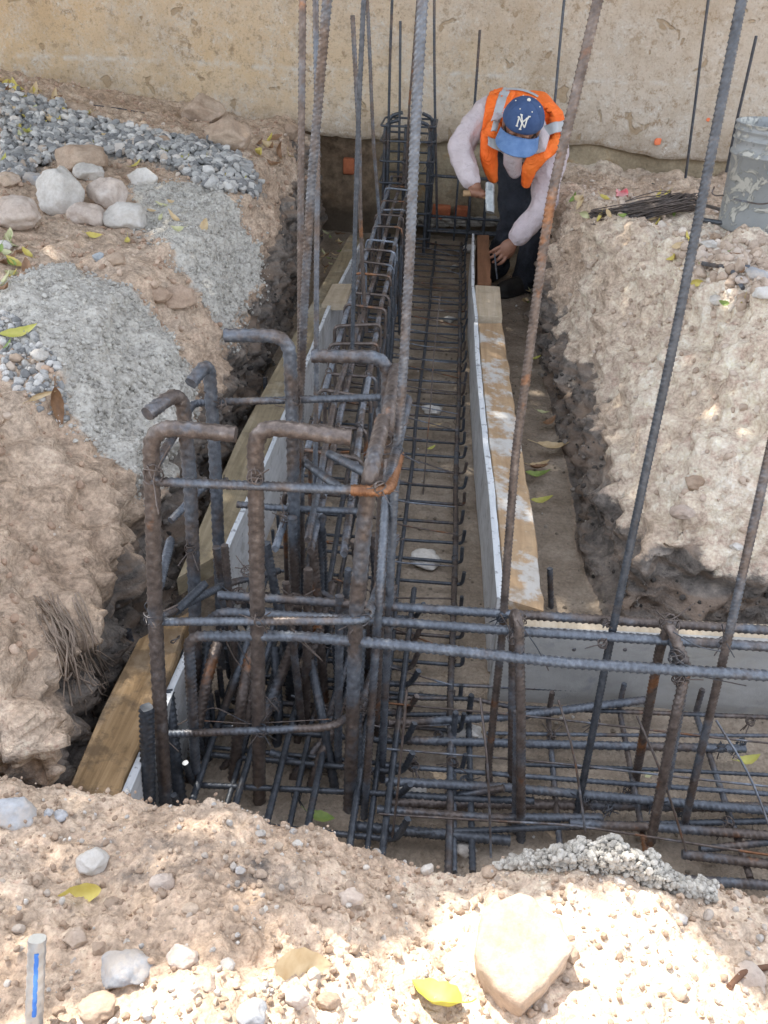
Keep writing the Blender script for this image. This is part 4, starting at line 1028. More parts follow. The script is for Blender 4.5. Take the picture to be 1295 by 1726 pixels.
rocks = [
 (112, 326, 92, 84, MWHT, 'large pale angular boulder in the middle of the rock heap on the left bank', .92, .5),
 (184, 328, 68, 56, MPINK, 'rounded tan-pink rock right behind the large pale boulder', .85, .3),
 (148, 362, 62, 44, MPINK, 'speckled oblong rock in front of the large pale boulder', .7, .3),
 (215, 366, 80, 50, MWHT, 'smooth white rock at the right front of the heap', .62, .35),
 (30, 356, 96, 56, MPINK, 'long flat pale rock at the left edge of the picture', .55, .3),
 (142, 270, 104, 40, MTAN, 'long brown rock lying behind the heap at the edge of the gravel', .42, .2),
 (150, 291, 52, 28, MWHT, 'white lumpy rock wedged behind the large pale boulder', .6, .4),
 (242, 297, 54, 34, MWHT, 'pale rock alone at the foot of the gravel pile', .6, .4),
 (15, 300, 44, 34, MTAN, 'orange-brown rock at the left edge behind the long flat one', .6, .4),
 (60, 303, 42, 24, MGRY, 'small grey rock between the orange-brown rock and the boulder', .6, .4),
 (5, 412, 30, 30, MWHT, 'small white rock cut by the left edge below the long flat one', .7, .4),
 (343, 185, 82, 52, MTAN, 'big brown rounded rock leaning against the wall above the gravel', .62, .2),
 (388, 228, 92, 62, MTAN, 'broad sloping brown rock below the rock that leans on the wall', .6, .3),
 (128, 182, 42, 20, MTAN, 'small brown rock at the top of the gravel pile by the wall', .5, .4),
 (276, 238, 26, 20, MTAN, 'small tan stone on top of the gravel', .75, .3),
 (490, 222, 26, 34, MTAN, 'upright brown stone at the wall beside the tall bars', 1.1, .3),
 (196, 436, 34, 24, MTAN, 'reddish lump of stone on the soil between the two cement patches', .7, .4),
 (166, 433, 24, 16, MBLU, 'small blue-white pebble beside the reddish lump', .7, .3),
 (300, 500, 70, 44, MCLOD, 'large cracked clod of orange soil between the cement patches', .6, .7),
 (262, 490, 56, 44, MCLOD, 'second orange clod split from the large cracked one', .6, .7),
 (70, 597, 34, 22, MWHT, 'pale stone on the small gravel patch at the left', .55, .4),
 (28, 602, 26, 18, MTAN, 'brown stone beside the pale one on the small gravel patch', .6, .4),
 (30, 1356, 76, 62, MGRY, 'large bluish grey block of stone at the left edge of the near mound', .75, .7),
 (162, 1440, 60, 60, MWHT, 'upright white angular stone on the near mound', .8, .8),
 (275, 1478, 42, 50, MPINK, 'pinkish oblong stone to the right of the upright white one', .8, .5),
 (212, 1612, 96, 86, MGRY, 'large flat grey-beige stone in the near left soil', .45, .4),
 (310, 1605, 66, 50, MPINK, 'pointed pale stone leaning right of the large flat grey one', .6, .6),
 (166, 1690, 70, 52, MTAN, 'tan angular stone at the bottom left beside the metal bar', .55, .7),
 (130, 1578, 48, 30, MTAN, 'small tan block upper left of the large flat grey stone', .6, .8),
 (168, 1590, 30, 38, MTAN, 'small tan wedge touching the upper left of the large flat stone', .7, .6),
 (590, 1502, 44, 52, MPINK, 'pink-beige angular stone in the middle of the near mound', .7, .7),
 (545, 1518, 36, 22, MTAN, 'low brown stone just left of the pink-beige one', .6, .6),
 (425, 1702, 54, 46, MGRY, 'round grey stone at the bottom centre', .7, .3),
 (502, 1674, 46, 40, MPINK, 'round pink stone near the dry tan leaf', .7, .2),
 (552, 1682, 46, 40, MTAN, 'tan rounded stone right beside the round pink one', .7, .3),
 (345, 1655, 40, 22, MPINK, 'small pale pebble below the pointed stone', .5, .3),
 (250, 1702, 22, 36, MGRY, 'narrow grey pebble at the bottom between tan and round grey stones', .8, .4),
 (100, 1700, 24, 24, MTAN, 'small tan pebble right next to the metal bar', .8, .3),
 (82, 1368, 20, 14, MGRY, 'small grey pebble right of the bluish block, left one of two', .6, .3),
 (103, 1372, 26, 18, MGRY, 'small grey pebble right of the bluish block, right one of two', .6, .3),
 (440, 1402, 18, 16, MWHT, 'small round white pebble on the dark part of the mound', .7, .2),
 (502, 1420, 18, 16, MWHT, 'small white pebble on the smooth side of the mound', .7, .2),
 (440, 1470, 24, 22, MTAN, 'light brown pebble above the dry tan leaf', .7, .3),
 (405, 1462, 18, 22, MGRY, 'small grey pebble next to the light brown one', .7, .3),
 (825, 1468, 30, 20, MTAN, 'tan stone at the edge of the sunlit patch below the cement heap', .6, .3),
 (1145, 1545, 28, 18, MGRY, 'small grey stone in the right foreground by the bar shadow', .5, .4),
 (1258, 1635, 70, 60, MPINK, 'flat pinkish slab of soil-crusted stone at the right edge', .3, .6),
 (630, 1700, 76, 80, MWHT, 'brightly lit flat stone sunk in the soil at the bottom centre', .3, .7),
 (1255, 500, 30, 26, MTAN, 'brown stone in the rubble on the right bank', .6, .3),
 (1212, 505, 34, 20, MWHT, 'pale flat stone in the rubble on the right bank', .5, .4),
 (1250, 472, 26, 18, MPINK, 'pinkish stone above the brown one on the right bank', .6, .4),
 (1275, 462, 44, 30, MGRY, 'bluish white stone at the right edge of the bank', .6, .4),
 (1285, 492, 40, 26, MWHT, 'white stone below the bluish one at the right edge', .6, .4),
 (1195, 412, 34, 16, MWHT, 'flat white stone left of the bucket base', .5, .3),
 (1205, 400, 22, 18, MTAN, 'brown pebble between the flat white stone and the bucket', .7, .3),
 (1172, 812, 40, 26, MTAN, 'tan stone stuck in the slope of the right bank', .6, .6),
 (1150, 860, 44, 36, MPINK, 'rounded pink stone stuck low in the right bank', .6, .5),
 (1240, 920, 24, 14, MWHT, 'white chip in the dark layer at the right edge', .6, .6),
]
for (x, y, w_, h_, m, lab, fl_, an) in rocks:
    rock_at('rock', x, y, w_, h_, m, lab, 'rock', fl_, an)
# the large sunlit block: an angular slab with a pointed lower corner
def big_stone():
    root = None; c, n = hit(885, 1640)
    pl = [(800, 1592), (812, 1528), (880, 1500), (945, 1545), (973, 1600), (925, 1652), (885, 1690), (835, 1652)]
    zt_ = c.z+.062; top = [P(a, b, z=zt_-.0) for a, b in pl]
    ctr = sum(top, Vector())/len(top); bm = bmesh.new()
    N_ = 64; ring = resample(top, 1e-3, True)[0]; ring = ring[np.linspace(0, len(ring)-1, N_, endpoint=False).astype(int)]
    rows = []
    for h, sc in ((0, .25), (0, .5), (0, .75), (0, .92), (-.004, .985), (-.014, 1.0), (-.030, .98), (-.048, .93), (-.070, .85), (-.09, .7)):
        r = ring.copy(); r[:, :2] = np.array(ctr)[:2]+(r[:, :2]-np.array(ctr)[:2])*sc; r[:, 2] = zt_+h; rows.append(r)
    V = np.vstack([np.array([list(ctr)])]+rows); V[0, 2] = zt_
    i = np.arange(N_); i2 = (i+1) % N_; fs = [np.stack([i*0, 1+i, 1+i2], 1)]; q = []
    for k in range(len(rows)-1): q.append(np.stack([1+k*N_+i, 1+(k+1)*N_+i, 1+(k+1)*N_+i2, 1+k*N_+i2], 1))
    fs.append(np.vstack(q)); V = V+np.stack([fbm(V*22+k*7, 4, k, .6) for k in range(3)], 1)*.0045 + np.stack([vnoise(V*90+k*7, k) for k in range(3)], 1)*.0012
    V[:, 2] -= .10*(V[:, 1]-ctr.y)*-1*.2
    o = link('sunlit_stone', np_mesh('sunlit_stone', V-np.array(c), fs), MTAN, None, c)
    tag(o, 'big sunlit angular block of stone casting a shadow on the near mound', 'rock')
big_stone()

# many-stone helper: merged or individual
def scatter_pts(poly, n, seed, zmax=None, xr=None):
    rs_ = random.Random(seed); xs = [p[0] for p in poly]; ys = [p[1] for p in poly]; out = []
    px = []
    while len(px) < n:
        a = rs_.uniform(min(xs), max(xs)); b_ = rs_.uniform(min(ys), max(ys)); px.append((a, b_))
        if len(px) == n:
            arr = np.array(px); k = inpoly(arr[:, 0], arr[:, 1], poly); px = [p for p, q in zip(px, k) if q]
    return px
# gravel pile
pts = scatter_pts(GRAVEL, 2600, 5); vis = []
for a, b_ in pts:
    c, n = drop(a, b_); d = (c-CAM); pr = (CX+F*d.dot(RR)/d.dot(fwd), CY-F*d.dot(UU)/d.dot(fwd)); vis.append((d.length, a, b_, c, pr))
vis.sort(key=lambda t: t[0]); rs = random.Random(9); near = [v for v in vis if v[4][0] > -12]
prot = []
MBLU_L = stone_mat('light_gravel', [(.25, (.38, .37, .355)), (.5, (.50, .49, .47)), (.8, (.68, .66, .63))], 14, .002)
MBLU_D = stone_mat('dark_gravel', [(.25, (.17, .17, .17)), (.5, (.30, .30, .30)), (.8, (.42, .42, .41))], 14, .002)
for k in range(14):
    rg_ = np.random.default_rng(900+k); v = ICO2[0].copy()
    for q_ in range(9):
        nn_ = rg_.normal(size=3); nn_ /= np.linalg.norm(nn_); h_ = v@nn_-rg_.uniform(.45, .72); v = v-np.where(h_ > 0, h_, 0)[:, None]*nn_
    v = v*np.array([1.35, rg_.uniform(.9, 1.2), .95]); f = ICO2[1]; ml_ = np_mesh('gravel_stone', v, f, False); md_ = ml_.copy(); ml_.materials.append(MBLU_L); md_.materials.append(MBLU_D)
    prot.append((v, f, ml_, md_))
rest = []
for i, (d, a, b_, c, pr) in enumerate(vis):
    s = (.011+.014*rs.random()**1.4)*(1.4 if rs.random() < .06 else 1); k = rs.randrange(14); rz = rs.uniform(0, 6.28)
    c = c+Vector((0, 0, s*.4+rs.uniform(0, .02)))
    if pr[0] > -12 and len([0]) and i < 300:
        o = bpy.data.objects.new('gravel_stone', prot[k][2 if (lt := rs.random() < .5) else 3]); COL.objects.link(o); o.location = c; o.scale = (s, s*rs.uniform(.7, 1), s); o.rotation_euler = (rs.uniform(-.6, .6), rs.uniform(-.6, .6), rz)
        zi = sum(pr[0] > a_ for a_ in (60, 150, 260, 350)); big = s > .017
        tag(o, ('larger ' if big else 'smaller ')+('light grey' if lt else 'dark slate-grey')+' crushed stone '+['at the left edge of the gravel pile', 'of the gravel pile just behind the rock heap', 'of the gravel pile behind the lone pale rock', 'in the middle of the gravel pile\'s near edge', 'on the '+('upper' if pr[1] < 278 else 'middle' if pr[1] < 302 else 'lower')+(' left' if pr[0] < 395 else ' right')+' part of the gravel tip'][zi],
            'gravel stone', 'stones of the gravel pile')
    else:
        R3 = np.array(Matrix.Rotation(rz, 3, 'Z') @ Matrix.Rotation(rs.uniform(-.6, .6), 3, 'X')); rest.append((prot[k][0]@R3.T*s+np.array(c), [prot[k][1]]))
V, fs = merge(rest)
MBLU2 = MBLU.copy(); nt_ = MBLU2.node_tree
o = link('gravel', np_mesh('gravel', V, fs, False), None); tag(o, 'pile of blue-grey crushed gravel against the wall at the upper left', 'gravel', kind='stuff')
def island_mat(name, stops, bd=.003, sc=25):
    m, n, b = newmat(name); g = G(n); co = g.coord(); ge = g.N('ShaderNodeNewGeometry')
    c = g.ramp(ge.outputs['Random Per Island'], stops)
    c = g.mix(.55, c, g.ramp(g.noise(co, sc, 6, .7), [(.3, .3), (.65, .62)]), 'OVERLAY')
    g.L(c, b.inputs['Base Color']); b.inputs['Roughness'].default_value = .92; b.inputs['Specular IOR Level'].default_value = .15
    g.L(g.bump(g.noise(co, sc*3, 6, .7), bd), b.inputs['Normal']); return m
o.data.materials.append(island_mat('gravel_mix', [(0, (.19, .19, .19)), (.35, (.32, .32, .315)), (.7, (.46, .45, .43)), (.9, (.62, .60, .57)), (1, (.44, .36, .29))]))
MSOILISL = island_mat('clod_mix', [(0, (.34, .235, .17)), (.6, (.46, .33, .245)), (.9, (.52, .40, .31)), (1, (.56, .49, .42))])
MPALEISL = island_mat('pale_clod_mix', [(0, (.42, .33, .26)), (.7, (.52, .42, .34)), (1, (.60, .53, .46))])
MFLRISL = island_mat('floor_pebbles', [(0, (.16, .13, .10)), (.6, (.28, .24, .19)), (.9, (.40, .36, .31)), (1, (.62, .6, .57))])
MDRKISL = island_mat('dark_clod_mix', [(0, (.05, .046, .043)), (.6, (.14, .125, .113)), (1, (.34, .30, .26))])
CL1 = [rock_arrays(1200+k, 1.0, .8, 1, .5, .2, rot=0) for k in range(8)]; CL2 = [rock_arrays(1300+k, 1.0, .75, 2, .6, .2, rot=0) for k in range(10)]
def stuff(name, label, cat, mat, n, region, size, seed, protos=CL1, cond=None, power=3.2, sink=.4, smooth=False):
    rg = np.random.default_rng(seed); x0, x1, y0, y1 = region; parts = []; cnt = 0
    # sample straight on ground vertices for even cover of slopes
    sel = np.where((GV[:, 0] > x0) & (GV[:, 0] < x1) & (GV[:, 1] > y0) & (GV[:, 1] < y1))[0]
    if cond is not None: sel = sel[cond(GV[sel], GN[sel])]
    if not len(sel): return
    idx = rg.choice(sel, n)
    for i in idx:
        s = size[0]+(size[1]-size[0])*rg.random()**power
        v, f = protos[rg.integers(len(protos))]; q = rg.normal(size=4); q /= np.linalg.norm(q)
        R3 = np.array(Matrix(((1-2*(q[2]**2+q[3]**2), 2*(q[1]*q[2]-q[3]*q[0]), 2*(q[1]*q[3]+q[2]*q[0])), (2*(q[1]*q[2]+q[3]*q[0]), 1-2*(q[1]**2+q[3]**2), 2*(q[2]*q[3]-q[1]*q[0])), (2*(q[1]*q[3]-q[2]*q[0]), 2*(q[2]*q[3]+q[1]*q[0]), 1-2*(q[1]**2+q[2]**2)))))
        c = GV[i]+GN[i]*s*(.5-sink)+rg.normal(size=3)*.004; parts.append((v@R3.T*s+c, [f]))
    V, fs = merge(parts); o = link(name, np_mesh(name, V, fs, smooth), mat); tag(o, label, cat, kind='stuff')
stuff('soil_crumbs', 'loose soil crumbs and pebbles on the left bank', 'soil crumbs', MSOILISL, 4600, (-2.6, -.72, .9, 5.6), (.003, .017), 1, CL2, lambda v, n: (v[:, 2] > .42) & ~inpoly(v[:, 0], v[:, 1], CEM_A) & ~inpoly(v[:, 0], v[:, 1], CEM_B))
stuff('soil_crumbs', 'loose pale soil crumbs and pebbles on the right bank', 'soil crumbs', MPALEISL, 4200, (.5, 2.2, 1.8, 5.6), (.003, .016), 2, CL2, lambda v, n: (v[:, 2] > .30))
stuff('dark_crumbs', 'dark crumbly soil of the trench walls', 'soil crumbs', MDRKISL, 2200, (-1.0, 2.2, .98, 5.5), (.003, .014), 3, CL1, lambda v, n: (v[:, 2] > .01) & (v[:, 2] < np.where(v[:, 0] > 0, .17, .24)) & (n[:, 2] < .75))
stuff('floor_pebbles', 'small pebbles and crumbs on the trench floor', 'pebbles', MFLRISL, 2600, (-.8, 1.2, .95, 5.4), (.002, .009), 4, CL1, lambda v, n: (v[:, 2] < .06))
for nm_, pl_, sd_ in (('lower', CEM_A, 91), ('upper', CEM_B, 92)):
    stuff('cement_crumbs', 'grey cement grains spread over the '+nm_+' cement patch on the left bank', 'cement crumbs', bpy.data.materials.get('cement_grain') or island_mat('cement_grain', [(0, (.36, .34, .31)), (.6, (.48, .46, .42)), (1, (.58, .56, .51))], .002, 70), 3200, (-2.2, -.7, .9, 5.2), (.002, .010), sd_, CL2, lambda v, n: (v[:, 2] > .3) & (softpoly(v[:, 0]+.03*vnoise(v*9, 1), v[:, 1]+.03*vnoise(v*9, 2), pl_, .07) > .2), 2.6, .35)
F_OK = lambda v, n: (v[:, 2] > .25)
stuff('near_pebbles', 'pebbles and soil crumbs covering the near mound', 'pebbles', island_mat('near_pebble_mix', [(0, (.30, .22, .16)), (.45, (.40, .30, .225)), (.8, (.48, .385, .30)), (.93, (.42, .40, .38)), (1, (.62, .58, .52))], .002, 60), 11000, (-.9, .9, .3, .93), (.0010, .0065), 5, CL2, F_OK, 2.6, .45)
stuff('near_pebbles', 'larger loose pebbles among the crumbs of the near mound', 'pebbles', island_mat('near_stone_mix', [(0, (.32, .24, .18)), (.5, (.45, .36, .28)), (.8, (.40, .38, .36)), (1, (.60, .55, .49))], .002, 60), 260, (-.9, .9, .3, .84), (.005, .013), 6, CL2, F_OK, 2.4, .35)
# left-over cement heap at the trench edge
hp = [tuple(P(a, b, z=.42)[:2]) for a, b in [(830, 1438), (870, 1412), (950, 1402), (1060, 1408), (1140, 1425), (1212, 1462), (1215, 1500), (1120, 1500), (1000, 1480), (900, 1460)]]
parts = []; rs = random.Random(33); MHEAP = island_mat('cement_crumb_mix', [(0, (.32, .30, .27)), (.5, (.42, .40, .36)), (1, (.52, .50, .46))], .002, 70)
ctr = np.mean(np.array(hp), 0)
for a, b_ in scatter_pts(hp, 7000, 8):
    c, n = drop(a, b_); k = rs.randrange(10); s = .002+.005*rs.random()**2*(1.6 if rs.random() < .08 else 1); q = Matrix.Rotation(rs.uniform(0, 6), 3, (rs.random(), rs.random(), rs.random()))
    lift = .045*max(0, 1-abs(a-ctr[0])/.2)*rs.random()
    parts.append((CL2[k][0]@np.array(q).T*s+np.array(c)+np.array([0, 0, lift+s*.3]), [CL2[k][1]]))
V, fs = merge(parts); o = link('cement_crumbs', np_mesh('cement_crumbs', V, fs, False), MHEAP); tag(o, 'low heap of whitish cement crumbs on the edge of the near mound', 'cement crumbs', kind='stuff')
# rubble on the right bank by the bucket, small gravel at the left
for nm, lab, pix, n, sz, m in [('rubble', 'pale rubble and stones around the bucket on the right bank', [(1160, 395), (1290, 410), (1290, 530), (1200, 530), (1130, 440)], 420, (.006, .026), MPALEISL),
                               ('rubble', 'pale rubble heaped behind the wire bundle on the right bank', [(960, 345), (1160, 330), (1210, 400), (1160, 420), (1080, 395), (960, 365)], 330, (.006, .022), MPALEISL),
                               ('gravel', 'small patch of grey gravel at the left edge of the bank', [(0, 520), (60, 560), (110, 640), (120, 720), (60, 690), (0, 640)], 420, (.004, .016), None)]:
    w_ = wpoly(pix); parts = []
    for a, b_ in scatter_pts(w_, n, n):
        c, nn_ = drop(a, b_); s = sz[0]+(sz[1]-sz[0])*rs.random()**2; q = Matrix.Rotation(rs.uniform(0, 6), 3, (rs.random(), rs.random(), rs.random())); k = rs.randrange(10)
        parts.append((CL2[k][0]@np.array(q).T*s+np.array(c)+np.array([0, 0, s*.3]), [CL2[k][1]]))
    V, fs = merge(parts); o = link(nm, np_mesh(nm, V, fs, False), m or bpy.data.materials['gravel_mix']); tag(o, lab, nm, kind='stuff')
# spacer stones under the mesh
for (x, y, w_, h_, lab) in [(719, 945, 66, 40, 'white-topped spacer stone under the near part of the footing mesh'), (728, 688, 40, 22, 'white-topped spacer stone midway along the footing mesh'),
                            (757, 538, 24, 18, 'white spacer block under the mesh beside the form panel'), (790, 420, 34, 12, 'white spacer block by the far end of the form panel'), (765, 450, 14, 10, 'tiny white spacer stone near the far end of the mesh'),
                            (780, 1232, 76, 24, 'white spacer stone between the floor bars of the cross trench'), (690, 1335, 60, 26, 'pinkish white spacer stone by the bent foot of the middle bar'), (785, 1430, 52, 30, 'white spacer stone at the near edge of the cross trench')]:
    c = P(x, y, z=.02); d = (c-CAM).dot(fwd); s = w_/2/F*d; v, f = rock_arrays(x, s, .42, 4, .9, .3, rot=0)
    tag(link('spacer_stone', np_mesh('spacer_stone', v, f), MWHT, None, c), lab, 'spacer stone')

# ------------------------------------------------------------------ leaves
def leaf_mat(name, a, b_, back=None):
    m, n, b = newmat(name); g = G(n); co = g.coord()
    g.L(g.ramp(g.noise(co, 30, 5, .6), [(.35, a), (.65, b_)]), b.inputs['Base Color']); b.inputs['Roughness'].default_value = .6
    return m
LM = {'tan': leaf_mat('leaf_tan', (.46, .33, .18), (.60, .48, .30)), 'yellow': leaf_mat('leaf_yellow', (.48, .38, .08), (.60, .52, .16)),
      'green': leaf_mat('leaf_green', (.16, .24, .06), (.30, .36, .10)), 'brown': leaf_mat('leaf_brown', (.17, .09, .045), (.30, .17, .09)),
      'lime': leaf_mat('leaf_lime', (.40, .40, .09), (.52, .47, .14)), 'bright': leaf_mat('leaf_bright', (.42, .44, .06), (.58, .52, .10)), 'pale': leaf_mat('leaf_pale', (.42, .42, .22), (.56, .54, .34))}
def leaf_arrays(L, wd, curl, fold, seed=0):
    n = 14; rs_ = random.Random(seed); V = []; 
    u = np.linspace(0, 1, n); wv = wd*np.sin(np.pi*u**.85)**.8*(1+.06*np.sin(u*25+seed)); wv[0] = wv[-1] = .0004
    bend = curl*(u-.4)**2*L*2.2 + .02*L*np.sin(u*6+seed)
    for k, s_ in enumerate((-1, -.5, 0, .5, 1)):
        V.append(np.stack([(u-.5)*L, s_*wv, bend+fold*abs(s_)**1.5*wv + .04*wd*np.sin(u*17+k*2+seed)], 1))
    V = np.stack(V, 1).reshape(-1, 3); i = np.arange(n-1)[:, None]*5; fs = np.concatenate([np.concatenate([i+k, i+k+1, i+6+k, i+5+k], 1) for k in range(4)])
    st, sf = tube_arrays([(L*-.5, 0, bend[0]), (L*-.68, .01*L, bend[0]+.05*L), (L*-.8, .0, bend[0]+.01)], L*.012, .01, 5)
    return merge([(V, [fs]), (st, sf)])
def leaf(px, py, Lpx, ang, kind, label, curl=.4, fold=.5, wd=.2, group=None, zoff=.008, pos=None, floor=False):
    c, n = (P(px, py, z=.03), Vector((0, 0, 1))) if floor else (hit(px, py) if pos is None else pos)
    d = (c-CAM).dot(fwd); L = Lpx/F*d*1.05
    V, fs = leaf_arrays(L, L*wd, curl, fold, int(px+py))
    o = link('fallen_leaf', np_mesh('fallen_leaf', V, fs), LM[kind], None, c+n*(zoff+L*.02))
    q = Vector((0, 0, 1)).rotation_difference(n); o.rotation_euler = (q.to_matrix() @ Matrix.Rotation(ang, 3, 'Z')).to_euler()
    return tag(o, label, 'leaf', group)
leaf(742, 1704, 96, 2.6, 'bright', 'bright yellow-green leaf in the sun at the bottom edge', .35, .9, .27)
leaf(496, 1622, 122, .28, 'tan', 'large flat dry tan leaf lying on the near mound', .15, .1, .2)
leaf(150, 1502, 100, .35, 'yellow', 'curled yellow leaf beside the upright white stone', .7, .5, .15)
leaf(92, 678, 66, -.9, 'brown', 'curled brown leaf on the small gravel patch at the left', .3, .9, .15)
leaf(62, 668, 44, 1.0, 'tan', 'narrow tan leaf crossing the curled brown one', .6, .8, .1)
leaf(35, 563, 60, .5, 'lime', 'yellow-green curled leaf at the left edge above the small gravel', .5, .6, .13)
leaf(18, 590, 30, .9, 'green', 'small green leaf just below the yellow-green curled one', .3, .5, .2)
for (x, y, l, a, k, lab) in [(908, 790, 34, .3, 'tan', 'tan leaf on the dirt path right of the splashed timber'), (925, 717, 30, .8, 'brown', 'brown and green leaf by the foot of the right bank'),
    (930, 760, 50, -.1, 'tan', 'long tan leaf in the middle of the dirt path'), (908, 793, 30, .1, 'brown', 'thin brown leaf below the long tan one'), (905, 806, 40, 0, 'green', 'dull green leaf on the dirt path'),
    (912, 850, 36, .2, 'lime', 'yellow-green leaf lowest on the dirt path'), (903, 608, 18, .4, 'lime', 'small yellow leaf high on the dirt path'), (915, 700, 22, -.4, 'pale', 'pale leaf beside the brown and green one'),
    (1258, 1288, 40, .3, 'lime', 'lime leaf on the floor of the cross trench at the right'), (1093, 1312, 18, .6, 'pale', 'small pale leaf on the cross trench floor behind the double stirrup'),
    (515, 1112, 22, 1.4, 'lime', 'yellow leaf caught low inside the column cage'), (543, 1385, 46, -.3, 'green', 'green leaf on the floor at the foot of the column cage'),
    (735, 722, 20, .2, 'tan', 'tan leaf on the floor under the footing mesh'), (727, 760, 16, .7, 'lime', 'small yellow leaf under the footing mesh'), (750, 595, 18, -.2, 'tan', 'small tan leaf far under the footing mesh')]:
    leaf(x, y, l, a, k, lab, floor=True, wd=.22)
rs = random.Random(77)
def litter(pix, n, lab, grp, kinds, sz=(14, 26), floor=False):
    for a, b_ in scatter_pts(pix, n*3, n)[:n]:
        kd = rs.choice(kinds); ln_ = rs.uniform(*sz); leaf(a, b_, ln_, rs.uniform(0, 6.28), kd, ('longer ' if ln_ > sum(sz)/2 else 'short ')+kd+' '+lab, rs.uniform(.2, .8), rs.uniform(.2, .9), rs.uniform(.16, .28), grp, floor=floor)
litter([(0, 150), (120, 190), (300, 250), (420, 280), (430, 330), (300, 300), (100, 270), (0, 300)], 42, 'leaf lying on the gravel pile', 'leaves on the gravel pile', ['yellow', 'pale', 'tan', 'lime'])
litter([(0, 138), (60, 150), (160, 195), (150, 205), (60, 175), (0, 160)], 20, 'leaf along the wall at the top of the gravel', 'leaves along the wall on the left', ['brown', 'tan', 'yellow'])
litter([(400, 240), (480, 225), (500, 260), (450, 290)], 10, 'leaf on the soil beside the sloping brown rock', 'leaves beside the sloping rock', ['brown', 'tan', 'yellow'])
litter([(0, 400), (40, 410), (60, 440), (40, 480), (0, 500)], 16, 'crumpled leaf at the left edge above the cement patch', 'leaves at the left edge', ['pale', 'yellow', 'brown', 'green'], (18, 34))
litter([(120, 380), (330, 330), (380, 380), (260, 420), (150, 410)], 10, 'leaf on the soil in front of the rock heap', 'leaves in front of the rock heap', ['yellow', 'tan', 'pale'])
litter([(540, 395), (580, 395), (575, 430), (545, 470), (530, 460)], 26, 'leaf in the gully behind the left timber', 'leaves in the left gully', ['pale', 'brown', 'green', 'tan'], (8, 15), True)
litter([(880, 495), (915, 480), (900, 520), (870, 515)], 7, 'leaf near the worker\'s boot', 'leaves near the boot', ['green', 'tan', 'pale'], (12, 22), True)
litter([(1130, 395), (1290, 415), (1290, 520), (1200, 520), (1100, 420)], 16, 'leaf in the rubble beside the bucket', 'leaves in the rubble by the bucket', ['brown', 'tan', 'yellow', 'green'])
litter([(950, 335), (1150, 325), (1200, 380), (1000, 380)], 14, 'leaf around the wire bundle on the right bank', 'leaves around the wire bundle', ['tan', 'yellow', 'pale', 'green'])
# ------------------------------------------------------------------ the worker
def ball(c, r, s=(1, 1, 1)):
    return (ICO3[0]*np.array(s)*r+np.array(c), [ICO3[1]])
def limb(pts, radii, step=.012):
    pts = [Vector(p) for p in pts]; parts = []
    q, s = resample(fillet(pts, .05, 5), step); T, N, B = frames(q)
    d = [0]
    for i in range(1, len(pts)): d.append(d[-1]+(pts[i]-pts[i-1]).length)
    rad = np.interp(s/s[-1]*d[-1], d, radii); n = 16; th = np.arange(n)/n*2*np.pi
    V = (q[:, None]+rad[:, None, None]*(np.cos(th)[None, :, None]*N[:, None]+np.sin(th)[None, :, None]*B[:, None])).reshape(-1, 3)
    i = np.arange(len(q)-1)[:, None]; j = np.arange(n)[None]; j2 = (j+1) % n
    Fq = np.stack([i*n+j, i*n+j2, (i+1)*n+j2, (i+1)*n+j], -1).reshape(-1, 4)
    return [(V, [Fq, np.arange(n)[None, ::-1], (len(q)-1)*n+np.arange(n)[None]]), ball(q[0], rad[0]*.98), ball(q[-1], rad[-1]*.98)]
def loft(cs, L_, B_, ws, ds):
    cs = np.array([list(c) for c in cs]); t = np.linspace(0, 1, len(cs)); tt = np.linspace(0, 1, 40)
    c = np.stack([np.interp(tt, t, cs[:, k]) for k in range(3)], 1); w_ = np.interp(tt, t, ws); d_ = np.interp(tt, t, ds)
    n = 36; th = np.arange(n)/n*2*np.pi; ex = np.sign(np.cos(th))*np.abs(np.cos(th))**.8; ey = np.sign(np.sin(th))*np.abs(np.sin(th))**.8
    V = (c[:, None]+w_[:, None, None]*ex[None, :, None]*np.array(L_)+d_[:, None, None]*ey[None, :, None]*np.array(B_)).reshape(-1, 3)
    i = np.arange(39)[:, None]; j = np.arange(n)[None]; j2 = (j+1) % n
    return (V, [np.stack([i*n+j, i*n+j2, (i+1)*n+j2, (i+1)*n+j], -1).reshape(-1, 4), np.arange(n)[None, ::-1], 39*n+np.arange(n)[None]])
